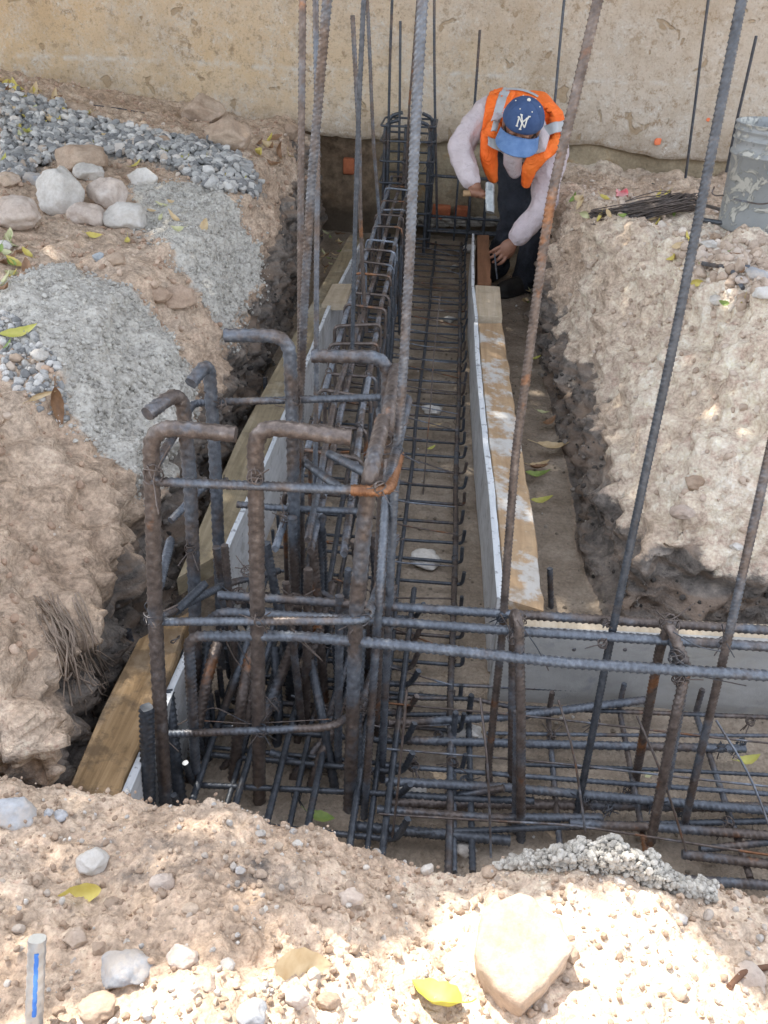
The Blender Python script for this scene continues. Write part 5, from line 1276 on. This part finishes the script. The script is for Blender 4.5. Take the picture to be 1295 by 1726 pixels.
def build_person():
    base = Vector((.34, 4.9, 0))
    pel = Vector((.37, 5.06, .74)); chest = Vector((.305, 4.72, .875)); neck = Vector((.285, 4.50, .885))
    A = (neck-pel).normalized(); Lt = Vector((.93, 0, -.34)).normalized(); Lt = (Lt-A*Lt.dot(A)).normalized(); Bk = Lt.cross(A).normalized()
    if Bk.z < 0: Bk = -Bk
    # head frame in terms of the viewing axes
    hc = P(881, 206, Y=4.27)
    hz = (RR*.12+UU*.52-fwd*.85).normalized(); hy = (RR*-.24-UU*.85-fwd*.5); hy = (hy-hz*hy.dot(hz)).normalized(); hx = hy.cross(hz)
    HM = Matrix((hx, hy, hz)).transposed()
    def hd(x, y, z): return hc+HM @ Vector((x, y, z))
    def hball(c, s): return (ICO3[0]*np.array(s)@np.array(HM).T+np.array(hd(*c)), [ICO3[1]])
    shR = Vector(P(822, 192, Y=4.58)); elR = P(776, 246, Y=4.44); wrR = P(797, 308, Y=4.30); haR = P(806, 324, Y=4.27)
    shL = Vector(P(932, 245, Y=4.56)); elL = P(917, 345, Y=4.42); wrL = P(871, 404, Y=4.36)
    hipL = pel+Lt*.085-A*.02; hipR = pel-Lt*.085-A*.02
    knL = P(906, 388, Y=4.86); anL = P(884, 470, Y=4.78); knR = P(868, 372, Y=4.93); anR = Vector((.285, 5.02, .10))
    skin, n, b = newmat('skin'); g = G(n); co = g.coord()
    g.L(g.ramp(g.noise(co, 25, 4), [(.3, (.19, .085, .052)), (.7, (.29, .145, .092))]), b.inputs['Base Color']); b.inputs['Roughness'].default_value = .55
    parts = [hball((0, -.005, 0), (.076, .092, .098)), hball((0, .035, -.065), (.055, .055, .06)), hball((0, .10, -.035), (.014, .022, .022)), hball((0, .085, -.075), (.028, .016, .010)),
             hball((-.078, -.005, -.02), (.012, .022, .032)), hball((.078, -.005, -.02), (.012, .022, .032)), hball((-.032, .082, -.008), (.016, .012, .01)), hball((.032, .082, -.008), (.016, .012, .01)), hball((0, .07, -.108), (.03, .025, .02))]
    parts += limb([hd(0, -.03, -.05), neck+A*-.02], [.055, .062])
    parts.append(loft([pel-A*.08, pel, (pel+chest)/2, chest, neck], Lt, Bk, [.13, .14, .13, .15, .09], [.09, .10, .09, .10, .07]))
    parts += limb([shR, elR, wrR, wrR+(haR-wrR)*.5], [.045, .038, .027, .028]); parts += limb([shL, elL, wrL], [.045, .040, .028])
    for h, k, a in ((hipL, knL, anL), (hipR, knR, anR)): parts += limb([h, k, a, a-Vector((0, .0, .05))], [.075, .055, .04, .04])
    # left hand (image right): palm and five fingers reaching left-down to the stake
    D = (P(828, 442, Y=4.33)-wrL).normalized(); S = Vector((D.z, 0, -D.x)).normalized()*1.0; up = D.cross(S).normalized()
    if up.z < 0: up = -up
    palm = wrL+D*.055
    parts += [(ICO3[0]*np.array([.048, .040, .019])@np.array(Matrix((D, S, up)))+np.array(palm), [ICO3[1]])]
    for i, (o_, l_) in enumerate([(-.030, .062), (-.010, .074), (.011, .070), (.030, .056)]):
        b0 = palm+D*.032+S*o_; j1 = b0+D*l_*.45+S*o_*.25+up*.006; j2 = j1+D*l_*.32-up*l_*.20; j3 = j2+D*l_*.16-up*l_*.26
        parts += limb([b0, j1, j2, j3], [.0095, .009, .0082, .007], .004)
    th0 = palm-S*.034-D*.012; parts += limb([palm-D*.02-S*.012, th0-up*.008, th0+D*.035-S*.012-up*.02, th0+D*.055-S*.004-up*.032], [.013, .0115, .010, .0085], .004)
    # right hand (image left): fist round the hammer handle
    hd0 = P(781, 326, Y=4.25); hd1 = P(822, 333, Y=4.22); hdir = (hd1-hd0).normalized(); fc_ = P(805, 326, Y=4.255)
    out = (fc_-wrR).normalized(); side = hdir; dn = out.cross(side).normalized()
    if dn.y > 0: dn = -dn
    parts += [(ICO3[0]*np.array([.034, .040, .024])@np.array(Matrix((out, side, dn)))+np.array(fc_-out*.02+dn*-.006), [ICO3[1]])]
    for i, o_ in enumerate((-.030, -.010, .010, .029)):
        c = fc_+side*o_; rr = .022-.001*abs(i-1.5); pts = [c-out*.012+dn*.0-up*0]
        for a in (-.6, .3, 1.2, 2.2, 3.0): pts.append(c+out*math.cos(a-.6)*rr+dn*math.sin(a-.2)*rr)
        parts += limb(pts, [.0095, .0095, .0092, .009, .0085, .008], .004)
    parts += limb([fc_-out*.02+side*.02, fc_+side*.04-out*.005, fc_+side*.046+dn*.02+out*.01, fc_+side*.03+dn*.026+out*.018], [.012, .011, .010, .009], .004)
    me = remesh_obj('person', parts, .0045, skin, smooth=2)
    v = np.zeros(len(me.vertices)*3, dtype=np.float32); me.vertices.foreach_get('co', v); v = v.reshape(-1, 3)-np.array(base, dtype=np.float32); me.vertices.foreach_set('co', v.ravel())
    body = link('person', me, skin, None, base)
    tag(body, 'worker in blue cap and orange vest bending over the form board with a hammer', 'person')
    def wear(name, parts, voxel, m, smooth=4, wr=0, sc=9, stretch=(1, 1, 1), seed=1):
        me = remesh_obj(name, parts, voxel, m, smooth=smooth)
        if wr:
            n_ = len(me.vertices); v = np.zeros(n_*3, dtype=np.float32); me.vertices.foreach_get('co', v); v = v.reshape(-1, 3).astype(float)
            nn = np.zeros(n_*3, dtype=np.float32); me.vertices.foreach_get('normal', nn); nn = nn.reshape(-1, 3)
            f = 1-2*np.abs(fbm(v*sc*np.array(stretch), 3, seed, .5)); v = v+nn*(f*wr)[:, None]; me.vertices.foreach_set('co', v.astype(np.float32).ravel()); me.update()
        return link(name, me, m, body)
    ms = simple('pinkish_white_shirt', [(.3, (.50, .43, .45)), (.7, (.62, .55, .57))], 6, .85, .022, 15, world=True)
    nk2 = neck+A*.03
    sp = [loft([pel+A*.0, (pel+chest)/2, chest, chest+A*.13, neck+A*.0, nk2], Lt, Bk, [.155, .15, .165, .17, .10, .07], [.115, .105, .115, .105, .085, .06])]
    sp += limb([shR+Lt*.06, shR, elR+Vector((-.006, 0, .0)), P(793, 300, Y=4.31)], [.085, .074, .060, .043]) + limb([shL-Lt*.06, shL, elL, P(876, 396, Y=4.365)], [.088, .078, .062, .046])
    sp += limb([shR+Lt*.02, chest+A*.06, shL-Lt*.02], [.085, .09, .085])
    shirt = wear('shirt', sp, .0065, ms, 3, .011, 8, (1, 1, .6))
    bpy.context.view_layer.update(); _v = [shirt.matrix_world @ v.co for v in shirt.data.vertices]; SBV = BVHTree.FromPolygons(_v, [tuple(p.vertices) for p in shirt.data.polygons])
    # cuffs
    for w_, r_, d_ in ((P(796, 306, Y=4.305), .040, (wrR-elR)), (P(872, 402, Y=4.362), .046, (wrL-elL))):
        d_ = d_.normalized(); link('cuff', np_mesh('cuff', *tube_arrays([w_-d_*.022, w_+d_*.004], r_, .006, 20, taper=[1.04, 1.0])), ms, shirt)
    mt = simple('dark_trousers', [(.3, (.010, .011, .015)), (.7, (.04, .045, .058))], 8, .9, .03, 12, world=True)
    tp = [loft([pel-A*.11, pel-A*.03, pel+A*.06], Lt, Bk, [.13, .155, .15], [.10, .115, .105])]
    for h, k, a in ((hipL, knL, anL), (hipR, knR, anR)): tp += limb([h-A*.01, k, a+Vector((0, 0, .01)), a-Vector((0, 0, .03))], [.105, .078, .062, .066])
    wear('trousers', tp, .008, mt, 4, .010, 8, (1, 1, 1), 5)
    mbt = simple('black_boot', [(.3, (.012, .012, .013)), (.7, (.05, .046, .042))], 14, .6, .003, 60, world=True)
    for a, toe in ((anL, P(848, 492, Y=4.66)), (anR, Vector((.22, 4.92, .04)))):
        hl = Vector((a.x, a.y, .05)); toe = Vector((toe.x, toe.y, .045)); d_ = (toe-hl).normalized()
        bp = limb([a-Vector((0, 0, .01)), hl-d_*.01], [.052, .05]) + limb([hl-d_*.02, (hl+toe)/2, toe], [.05, .048, .044])
        sole = loft([hl-d_*.07+Vector((0, 0, -.035)), hl+Vector((0, 0, -.035)), (hl+toe)/2+Vector((0, 0, -.035)), toe+Vector((0, 0, -.032)), toe+d_*.045+Vector((0, 0, -.03))], Vector((-d_.y, d_.x, 0)), Vector((0, 0, 1)), [.03, .045, .05, .05, .02], [.014]*5)
        wear('boot', bp+[sole], .006, mbt, 3)
    # vest: back shell lofted over the shirt, plus two hanging front panels
    mo, n, b = newmat('orange_mesh'); g = G(n); co = g.coord()
    g.L(g.ramp(g.noise(co, 7, 3), [(.3, (.95, .155, .015)), (.7, (1.0, .22, .03))]), b.inputs['Base Color']); b.inputs['Roughness'].default_value = .7
    g.L(g.bump(g.noise(co, 17, 4, .6, 1.0), .022), b.inputs['Normal'])
    mg = simple('reflective_grey', [(.3, (.36, .38, .40)), (.7, (.50, .52, .54))], 20, .35, .001, 50, world=True, spec=.6)
    def sheet(cols, th=.004):
        """cols: rows of 3D points (n,m,3)"""
        q = np.array(cols); n_, m_ = q.shape[:2]; me_v = q.reshape(-1, 3); i = np.arange(n_-1)[:, None]; j = np.arange(m_-1)[None]
        Fq = np.stack([i*m_+j, i*m_+j+1, (i+1)*m_+j+1, (i+1)*m_+j], -1).reshape(-1, 4)
        return me_v, Fq
    t = np.linspace(0, 1, 40); cs = np.array([list(pel+A*.03), list((pel+chest)/2), list(chest), list(chest+A*.10), list(neck+A*-.015)]); tk = np.linspace(0, 1, 5)
    c = np.stack([np.interp(t, tk, cs[:, k]) for k in range(3)], 1); ww = np.interp(t, tk, [.180, .178, .195, .195, .150]); dd = np.interp(t, tk, [.140, .132, .142, .140, .115])
    th = np.linspace(-.52, np.pi+.52, 48); rows = c[:, None]+ww[:, None, None]*np.cos(th)[None, :, None]*np.array(Lt)+dd[:, None, None]*np.sin(th)[None, :, None]*np.array(Bk)
    # armholes: pull the side edges in near the shoulder
    arm = sstep(.42, .75, t)[:, None]*sstep(.74, .97, np.abs(np.cos(th)))[None, :]
    V, Fq = sheet(rows); V = V+np.array(Bk)*(arm.reshape(-1)*.035)[:, None]+np.stack([fbm(V*9, 3, k) for k in (1, 2, 3)], 1)*.004
    am = arm.reshape(-1)[Fq].mean(1); side = (np.sin(th)[None, :]*np.ones((40, 1))).reshape(-1)[Fq].mean(1)
    Fq = Fq[~((am > .5) & (side < .45))]
    vest = link('safety_vest', np_mesh('safety_vest', V, Fq), mo, body); so_ = vest.modifiers.new('t', 'SOLIDIFY'); so_.thickness = .004
    for lo, hi in ((18, 22), (28, 31)):
        V2, F2 = sheet(rows[lo:hi+1, 4:-4]); off = V2-np.repeat(c[lo:hi+1], rows.shape[1]-8, 0); V2 = V2+off*.03; link('reflective_tape', np_mesh('reflective_tape', V2, F2), mg, vest)
    def strip(name, ctrl, m, off=0.0, par=None, bulge=.018, lat=None, th_=.004, u0=-1, u1=1):
        pts = [P(a, b_, Y=Y) for a, b_, Y, w_ in ctrl]; ws = [k[3] for k in ctrl]; q, s = resample(pts, .012); k_ = np.linspace(0, 1, len(q)); w_ = np.interp(k_, np.linspace(0, 1, len(ws)), ws)
        la = np.array((lat or RR).normalized()); T = np.gradient(q, axis=0); T /= np.linalg.norm(T, axis=1)[:, None]; N_ = np.cross(la, T); N_ /= np.linalg.norm(N_, axis=1)[:, None]
        N_ *= np.sign(N_@np.array(-fwd))[:, None]; u = np.linspace(u0, u1, 11)
        rows = q[:, None]+u[None, :, None]*w_[:, None, None]*.5*la+(N_[:, None]*(off+bulge*(1-u[None, :, None]**2)))
        V, Fq = sheet(rows); V = V+np.array(fwd)*(.004*np.sin(V[:, 0]*90+V[:, 2]*30))[:, None]
        for a_ in range(len(V)):   # rest on the shirt
            v_ = Vector(V[a_]); d_ = (v_-CAM); L_ = d_.length; d_.normalize(); h_ = SBV.ray_cast(CAM, d_)
            if h_[0] is not None and h_[3] < L_+.10: V[a_] = h_[0]-d_*(.011+off)
        o = link(name, np_mesh(name, V, Fq), m, par or vest); md = o.modifiers.new('t', 'SOLIDIFY'); md.thickness = th_; return o
    SL = [(848, 156, 4.70, .125), (842, 168, 4.56, .125), (835, 192, 4.44, .115), (827, 225, 4.38, .10), (824, 262, 4.38, .085), (828, 290, 4.41, .075), (832, 304, 4.44, .04)]
    SR = [(912, 162, 4.70, .12), (928, 182, 4.56, .125), (936, 212, 4.46, .12), (926, 245, 4.37, .11), (906, 265, 4.34, .10), (892, 285, 4.35, .07), (886, 312, 4.40, .04)]
    latR = (RR*.80-UU*.55)
    strip('front_panel', SL, mo); strip('front_panel', SR, mo, lat=(RR*.9-UU*.35))
    strip('reflective_tape', [(a+4, b_, Y, w_*.36) for a, b_, Y, w_ in SL[:4]], mg, .004, bulge=.018)
    strip('reflective_tape', [(914, 224, 4.36, .05), (936, 216, 4.36, .05), (950, 212, 4.42, .05)], mg, .006, lat=UU, bulge=.004)
    strip('reflective_tape', [(822, 238, 4.345, .04), (834, 244, 4.345, .045), (842, 250, 4.36, .04)], mg, .004, lat=UU, bulge=.004)
    # collar and open neck
    strip('collar', [(850, 186, 4.42, .03), (840, 196, 4.38, .055), (832, 205, 4.36, .02)], ms, .0, shirt, .006)
    strip('collar', [(912, 200, 4.42, .03), (916, 226, 4.34, .06), (910, 252, 4.32, .05), (880, 262, 4.31, .02)], ms, .0, shirt, .008, lat=(RR*.95-UU*.3))
    strip('shirt_front', [(866, 255, 4.36, .09), (864, 275, 4.38, .085), (868, 295, 4.42, .05)], ms, 0, shirt, .02)
    # hair
    mh = simple('black_hair', [(.3, (.008, .007, .006)), (.7, (.025, .02, .018))], 60, .6, .002, 90, world=True)
    wear('hair', [hball((0, -.02, -.012), (.083, .092, .088))], .005, mh, 2, .003, 60)
    # cap
    mc, n, b = newmat('faded_blue_cotton'); g = G(n); co = g.coord(True)
    g.L(g.ramp(g.noise(co, 22, 5, .6), [(.3, (.028, .058, .145)), (.7, (.055, .10, .22))]), b.inputs['Base Color']); b.inputs['Roughness'].default_value = .9
    g.L(g.bump(g.noise(co, 300, 3), .0006), b.inputs['Normal'])
    ml = simple('faded_blue_brim', [(.3, (.09, .17, .34)), (.7, (.15, .25, .45))], 30, .9, .001, 100, world=True)
    mw = simple('white_thread', [(.3, (.66, .64, .58)), (.7, (.78, .76, .70))], 60, .8, .001, 200)
    RX, RY, RZ = .094, .104, .090
    def cp(th_, ph, k=1.0):  # th_ from top, ph azimuth (0 = forward)
        r_ = 1+.018*abs(math.sin(ph*3))**.5*math.sin(min(th_, 1.57)); z = math.cos(th_)
        return hd(RX*k*r_*math.sin(th_)*math.sin(ph), RY*k*r_*math.sin(th_)*math.cos(ph), RZ*k*(z if z > 0 else z*.5)*1.0+.018)
    nt_, np_ = 22, 60; V = [list(cp(0, 0))]+[list(cp((i+1)/nt_*1.85, j/np_*2*math.pi)) for i in range(nt_) for j in range(np_)]
    i = np.arange(nt_-1)[:, None]; j = np.arange(np_)[None]; j2 = (j+1) % np_
    Fq = np.stack([1+i*np_+j, 1+(i+1)*np_+j, 1+(i+1)*np_+j2, 1+i*np_+j2], -1).reshape(-1, 4); jj = np.arange(np_); Ft = np.stack([jj*0, 1+jj, 1+(jj+1) % np_], 1)
    cap = link('cap', np_mesh('cap', V, [Fq, Ft]), mc, body)
    # brim
    rows = []
    for k in range(9):
        u = k/8; row = []
        for j in range(25):
            a = (j/24-.5)*2*1.28; e = .094*math.cos(a*.92)**.8*u
            row.append(list(hd((RX+e*.25)*math.sin(a)*1.0, RY*math.cos(a)+e, -.008-.020*(math.sin(a)**2)-.034*u+.0)))
        rows.append(row)
    V, Fq = sheet(rows); br = link('brim', np_mesh('brim', V, Fq), ml, cap); md = br.modifiers.new('t', 'SOLIDIFY'); md.thickness = .004
    link('button', np_mesh('button', *[ball(cp(0, 0, 1.01), .0085, (1, 1, 1))[0], ball((0, 0, 0), 1)[1]]), mw, cap)
    for ph in (-.52, .52, -1.57, 1.57, 2.6, -2.6):
        vv, ff = ball(cp(.62, ph, 1.0), .0032); link('eyelet', np_mesh('eyelet', vv, ff), mw, cap)
    for k in range(6):
        ph = k*math.pi/3; link('seam', np_mesh('seam', *tube_arrays([cp(t_, ph, 1.004) for t_ in np.linspace(.05, 1.5, 14)], .0013, .01, 5)), mc, cap)
    # interlocked letters on the front panel
    def s2(x, y): return cp(1.12-y, -x/max(.3, math.sin(1.12-y))+.03, 1.012)
    def stroke(a, b_, c=None):
        pts = [s2(*(np.array(a)*(1-t)+np.array(b_)*t)) for t in np.linspace(0, 1, 9)]
        return tube_arrays(pts, .0032, .004, 6)
    st = [stroke((-.20, -.21), (-.20, .17)), stroke((-.20, .17), (.17, -.19)), stroke((.17, -.19), (.17, .21)), stroke((-.13, .30), (0.0, .02)), stroke((.24, .30), (0.0, .02)), stroke((0, .02), (-.01, -.31)),
          stroke((-.25, -.21), (-.14, -.21)), stroke((-.27, .17), (-.18, .17)), stroke((.11, .21), (.23, .21)), stroke((-.19, .30), (-.07, .30)), stroke((.18, .30), (.30, .30)), stroke((-.07, -.31), (.05, -.31))]
    V, fs = merge(st); link('emblem', np_mesh('emblem', V, fs), mw, cap)
    # hammer in the raised hand
    hm = empty('hammer', fc_, 'short-handled hammer with a grey worn steel head held in the worker\'s fist', 'hammer')
    mst = simple('worn_steel', [(.3, (.25, .27, .28)), (.7, (.48, .50, .50))], 30, .45, .002, 60, metal=.5)
    mhd = simple('wooden_handle', [(.3, (.30, .18, .09)), (.7, (.42, .28, .16))], 12, .7, .001, 60)
    link('handle', np_mesh('handle', *tube_arrays([hd0, fc_, hd1+hdir*.01], .0125, .01, 10, taper=[1.15, 1, .95])), mhd, hm)
    bm = bmesh.new(); rot = Matrix((hdir, (UU*-1), hdir.cross(UU*-1).normalized())).transposed()
    hcen = P(826, 334, Y=4.21); box_bm(bm, (0, 0, 0), (.040, .072, .040), None, .006, 2)
    for sg in (-1, 1):
        r = bmesh.ops.create_cone(bm, cap_ends=True, segments=18, radius1=.023, radius2=.021, depth=.034); bmesh.ops.transform(bm, matrix=Matrix.Translation((0, sg*.05, 0)) @ Matrix.Rotation(sg*-math.pi/2, 4, 'X'), verts=r['verts'])
    bmesh.ops.transform(bm, matrix=Matrix.Translation(hcen) @ rot.to_4x4(), verts=bm.verts)
    bm_obj('hammer_head', bm, mst, hm, False)
    # nail stake being held
    bar('steel_stake', [P(838, 470, Y=4.32), P(834, 428, Y=4.33)], .004, MS, None, label='thin steel pin pinched in the worker\'s lower hand', cat='stake')
build_person()
# ------------------------------------------------------------------ bucket on the right bank
def build_bucket():
    c0, n = hit(1217, 398); c = Vector((c0.x+.128, c0.y+.06, drop(c0.x+.14, c0.y+.06)[0].z+.004))
    root = empty('bucket', c, 'grey plastic bucket splashed with dried cement on the right bank', 'bucket')
    m, nn, b = newmat('grey_plastic'); g = G(nn); co = g.coord()
    spl = g.ramp(g.noise(co, 14, 8, .7, 1.2), [(.52, 0.0), (.57, 1.0)])
    c1 = g.mix(g.math('MULTIPLY', spl, .8), g.ramp(g.noise(co, 6, 6, .65), [(.3, (.22, .235, .24)), (.7, (.32, .335, .34))]), (.52, .51, .46))
    c1 = g.mix(g.ramp(g.noise(co, 24, 6, .7), [(.60, 0.0), (.66, .7)]), c1, (.15, .15, .14))
    g.L(c1, b.inputs['Base Color']); b.inputs['Roughness'].default_value = .6; g.L(g.bump(spl, .002), b.inputs['Normal'])
    H = .375
    prof = [(.0, 0), (.128, 0), (.131, .004), (.133, .02), (.143, H*.70), (.150, H*.71), (.150, H*.735), (.1445, H*.74), (.1455, H*.84), (.151, H*.85), (.151, H*.862), (.1465, H*.868), (.147, H*.92), (.1535, H*.93), (.1535, H*.945), (.149, H*.95), (.150, H*.985), (.154, H*.99), (.154, H), (.146, H), (.144, H*.95), (.129, .012), (0, .012)]
    ns = 72; V = []; 
    for r, z in prof:
        for k in range(ns):
            a = k/ns*2*math.pi; rr = r*(1+.006*math.sin(a*3)+.004*math.sin(a*5+z*9)); V.append((rr*math.cos(a), rr*math.sin(a), z))
    i = np.arange(len(prof)-1)[:, None]; j = np.arange(ns)[None]; j2 = (j+1) % ns
    me = np_mesh('shell', V, np.stack([i*ns+j, i*ns+j2, (i+1)*ns+j2, (i+1)*ns+j], -1).reshape(-1, 4))
    o = bpy.data.objects.new('shell', me); COL.objects.link(o); me.materials.append(m); o.parent = root
    ma = math.radians(215); ea = Vector((.152*math.cos(ma), .152*math.sin(ma), H*.32)); 
    eb = Vector((.152*math.cos(ma+math.pi), .152*math.sin(ma+math.pi), H*.42))
    pts = [ea*1.0+Vector((-.01, -.01, 0)), Vector((-.165, -.05, H*.30)), Vector((-.16, .02, H*.42)), Vector((-.157, .03, H*.55))]
    V, fs = tube_arrays(fillet([ea, Vector((-.04, -.178, H*.33)), Vector((.06, -.165, H*.45)), Vector((.13, -.10, H*.5))], .04), .0028, .01, 7)
    o = bpy.data.objects.new('wire_handle', np_mesh('wire_handle', V, fs)); COL.objects.link(o); o.data.materials.append(MTHIN); o.parent = root
    V, fs = tube_arrays([(-.150, -.035, H*.325), (-.185, -.05, H*.325), (-.20, -.045, H*.345), (-.19, -.03, H*.40)], .003, .008, 6)
    o = bpy.data.objects.new('handle_loop', np_mesh('handle_loop', V, fs)); COL.objects.link(o); o.data.materials.append(MTHIN); o.parent = root
    mb = simple('pale_blue_label', [(.3, (.20, .46, .60)), (.7, (.34, .62, .74))], 12, .6, 0)
    q = []
    for z in (H*.60, H*.65, H*.70): q.append([((.1425+z*.01)*math.cos(a), (.1425+z*.01)*math.sin(a), z) for a in np.linspace(math.radians(252), math.radians(280), 8)])
    q = np.array(q); V = q.reshape(-1, 3); V[:, :2] *= 1.012; i = np.arange(2)[:, None]; j = np.arange(7)[None]
    o = bpy.data.objects.new('label', np_mesh('label', V, np.stack([i*8+j, i*8+j+1, (i+1)*8+j+1, (i+1)*8+j], -1).reshape(-1, 4))); COL.objects.link(o); o.data.materials.append(mb); o.parent = root
build_bucket()
# bundle of tie wire
def build_bundle():
    a, _ = hit(988, 384); b_, _ = hit(1165, 366); ax = (b_-a); L = ax.length; ax.normalize(); perp = Vector((-ax.y, ax.x, 0)); rs = random.Random(4); parts = []
    for k in range(70):
        w_ = rs.uniform(.008, .055); z = rs.uniform(.0, .05); l0 = rs.uniform(.0, .12)*L; l1 = L*rs.uniform(.75, 1.06); pts = []
        for j in range(15):
            t = j/14*2*math.pi; u = (1-math.cos(t))/2; p = a+ax*(l0+(l1-l0)*u)+perp*w_*math.sin(t)*(1+rs.uniform(-.12, .12)); p.z = a.z*(1-u)+b_.z*u+.012+z+.012*math.sin(t*2+k)+.02*u; pts.append(p)
        parts.append(tube_arrays(pts, .0021, .015, 5))
    V, fs = merge(parts); o = link('wire_bundle', np_mesh('wire_bundle', V-np.array(a), fs), MW, None, a); tag(o, 'dark flattened coil of annealed tie wire lying on the right bank', 'wire bundle')
build_bundle()
def lying(name, pts, r, m, label, cat, lift=.006, rib=0, wob=.002, fil=.03):
    q = [hit(a, b_)[0]+Vector((0, 0, lift)) for a, b_ in pts]
    return bar(name, q, r, m, None, rib=rib, sides=9, wob=wob, fil=fil, label=label, cat=cat, pitch=.012)
p0 = P(903, 349, Y=4.9); q = [p0, P(960, 342, Y=4.9), P(1012, 334, Y=4.95), P(1060, 336, Y=5.0)]
bar('pipe', q, .016, simple('black_pipe', [(.3, (.02, .018, .02)), (.7, (.06, .05, .055))], 10, .5, .001), None, rib=0, sides=12, label='thick dark pipe at the far end of the right bank behind the worker', cat='pipe')
lying('rusty_rod', [(1180, 449), (1215, 455), (1262, 456)], .0075, MB, 'rusty rod lying in the rubble in front of the bucket', 'rod', .012)
lying('stick', [(1234, 463), (1252, 492)], .007, MS, 'short grey stick beside the rusty rod', 'stick', .012)
lying('rusty_rod', [(1170, 352), (1222, 368)], .008, MSD, 'upper dark rod end poking out from behind the bucket', 'rod', .03)
lying('rusty_rod', [(1172, 378), (1222, 386)], .009, MSD, 'lower dark rod end poking out from behind the bucket', 'rod', .02)
lying('cable', [(158, 181), (200, 186), (245, 194)], .003, MW, 'thin black cable lying along the wall behind the gravel', 'cable', .01)
lying('cable', [(432, 246), (470, 262), (512, 278)], .003, MW, 'thin black wire on the soil beside the sloping brown rock', 'cable', .006)
lying('root', [(1228, 1668), (1240, 1650), (1262, 1638), (1300, 1632)], .004, simple('root_brown', [(.3, (.10, .05, .03)), (.7, (.2, .11, .07))], 20), 'curved reddish brown root at the right edge of the near soil', 'root', .003)
mrt = simple('root_fibre', [(.3, (.20, .155, .12)), (.7, (.38, .30, .24))], 20)
parts = []; rs = random.Random(8)
for k in range(46):
    x = rs.uniform(60, 130); y = rs.uniform(1005, 1050); pts = []
    for j in range(6):
        u = j/5; h, n_ = hit(x+u*rs.uniform(40, 75)+rs.uniform(-4, 4), y+u*rs.uniform(90, 160)); pts.append(h+n_*.012+Vector((rs.uniform(-.004, .004), 0, rs.uniform(-.004, .004))))
    parts.append(tube_arrays(fillet(pts, .02), rs.uniform(.0007, .0022), .01, 5))
V, fs = merge(parts); o = link('root_tuft', np_mesh('root_tuft', V-np.array(pts[0]), fs), mrt, None, pts[0]); tag(o, 'tuft of fibrous roots hanging down the near left trench wall', 'roots')
# crumpled red and black wrapper
c, n = hit(1047, 336); bm = bmesh.new(); bmesh.ops.create_grid(bm, x_segments=10, y_segments=8, size=1)
for v in bm.verts: v.co = Vector((v.co.x*.03, v.co.y*.018, .012*math.sin(v.co.x*3)+.008*math.cos(v.co.y*4+v.co.x*5)))
root = empty('wrapper', c+Vector((0, 0, .03)), 'crumpled pink-red wrapper scrap on top of the right bank', 'litter')
o = bm_obj('paper', bm, simple('red_paper', [(.4, (.70, .14, .16)), (.6, (.78, .42, .42))], 14, .6), root, True, Vector((0, 0, 0))); o.rotation_euler = (.7, .2, .2)
# cut steel bar at the lower left, in the sun
b0 = hit(58, 1724)[0]; top = P(63, 1582, Y=b0.y+.035); low = top+(P(56, 1760, Y=b0.y-.02)-top)*1.3
mgal = simple('bright_steel', [(.3, (.30, .32, .34)), (.7, (.55, .57, .58))], 20, .35, .001, 80, metal=.6)
root = empty('cut_bar', low, 'bright cut steel bar with a blue mark standing at the bottom left corner', 'rebar')
bar('bar', [low, top], .0093, mgal, root, rib=.0007, pitch=.014, sides=16)
d = (top-low).normalized(); off = (CAM-top).normalized()*.0094; off = off-d*off.dot(d)
link('blue_mark', np_mesh('blue_mark', *tube_arrays([top-d*.012+off*1.0, top-d*.085+off*1.0], .0026, .005, 8)), simple('blue_paint', [(.4, (.04, .16, .50)), (.6, (.10, .28, .65))], 40, .5), root)
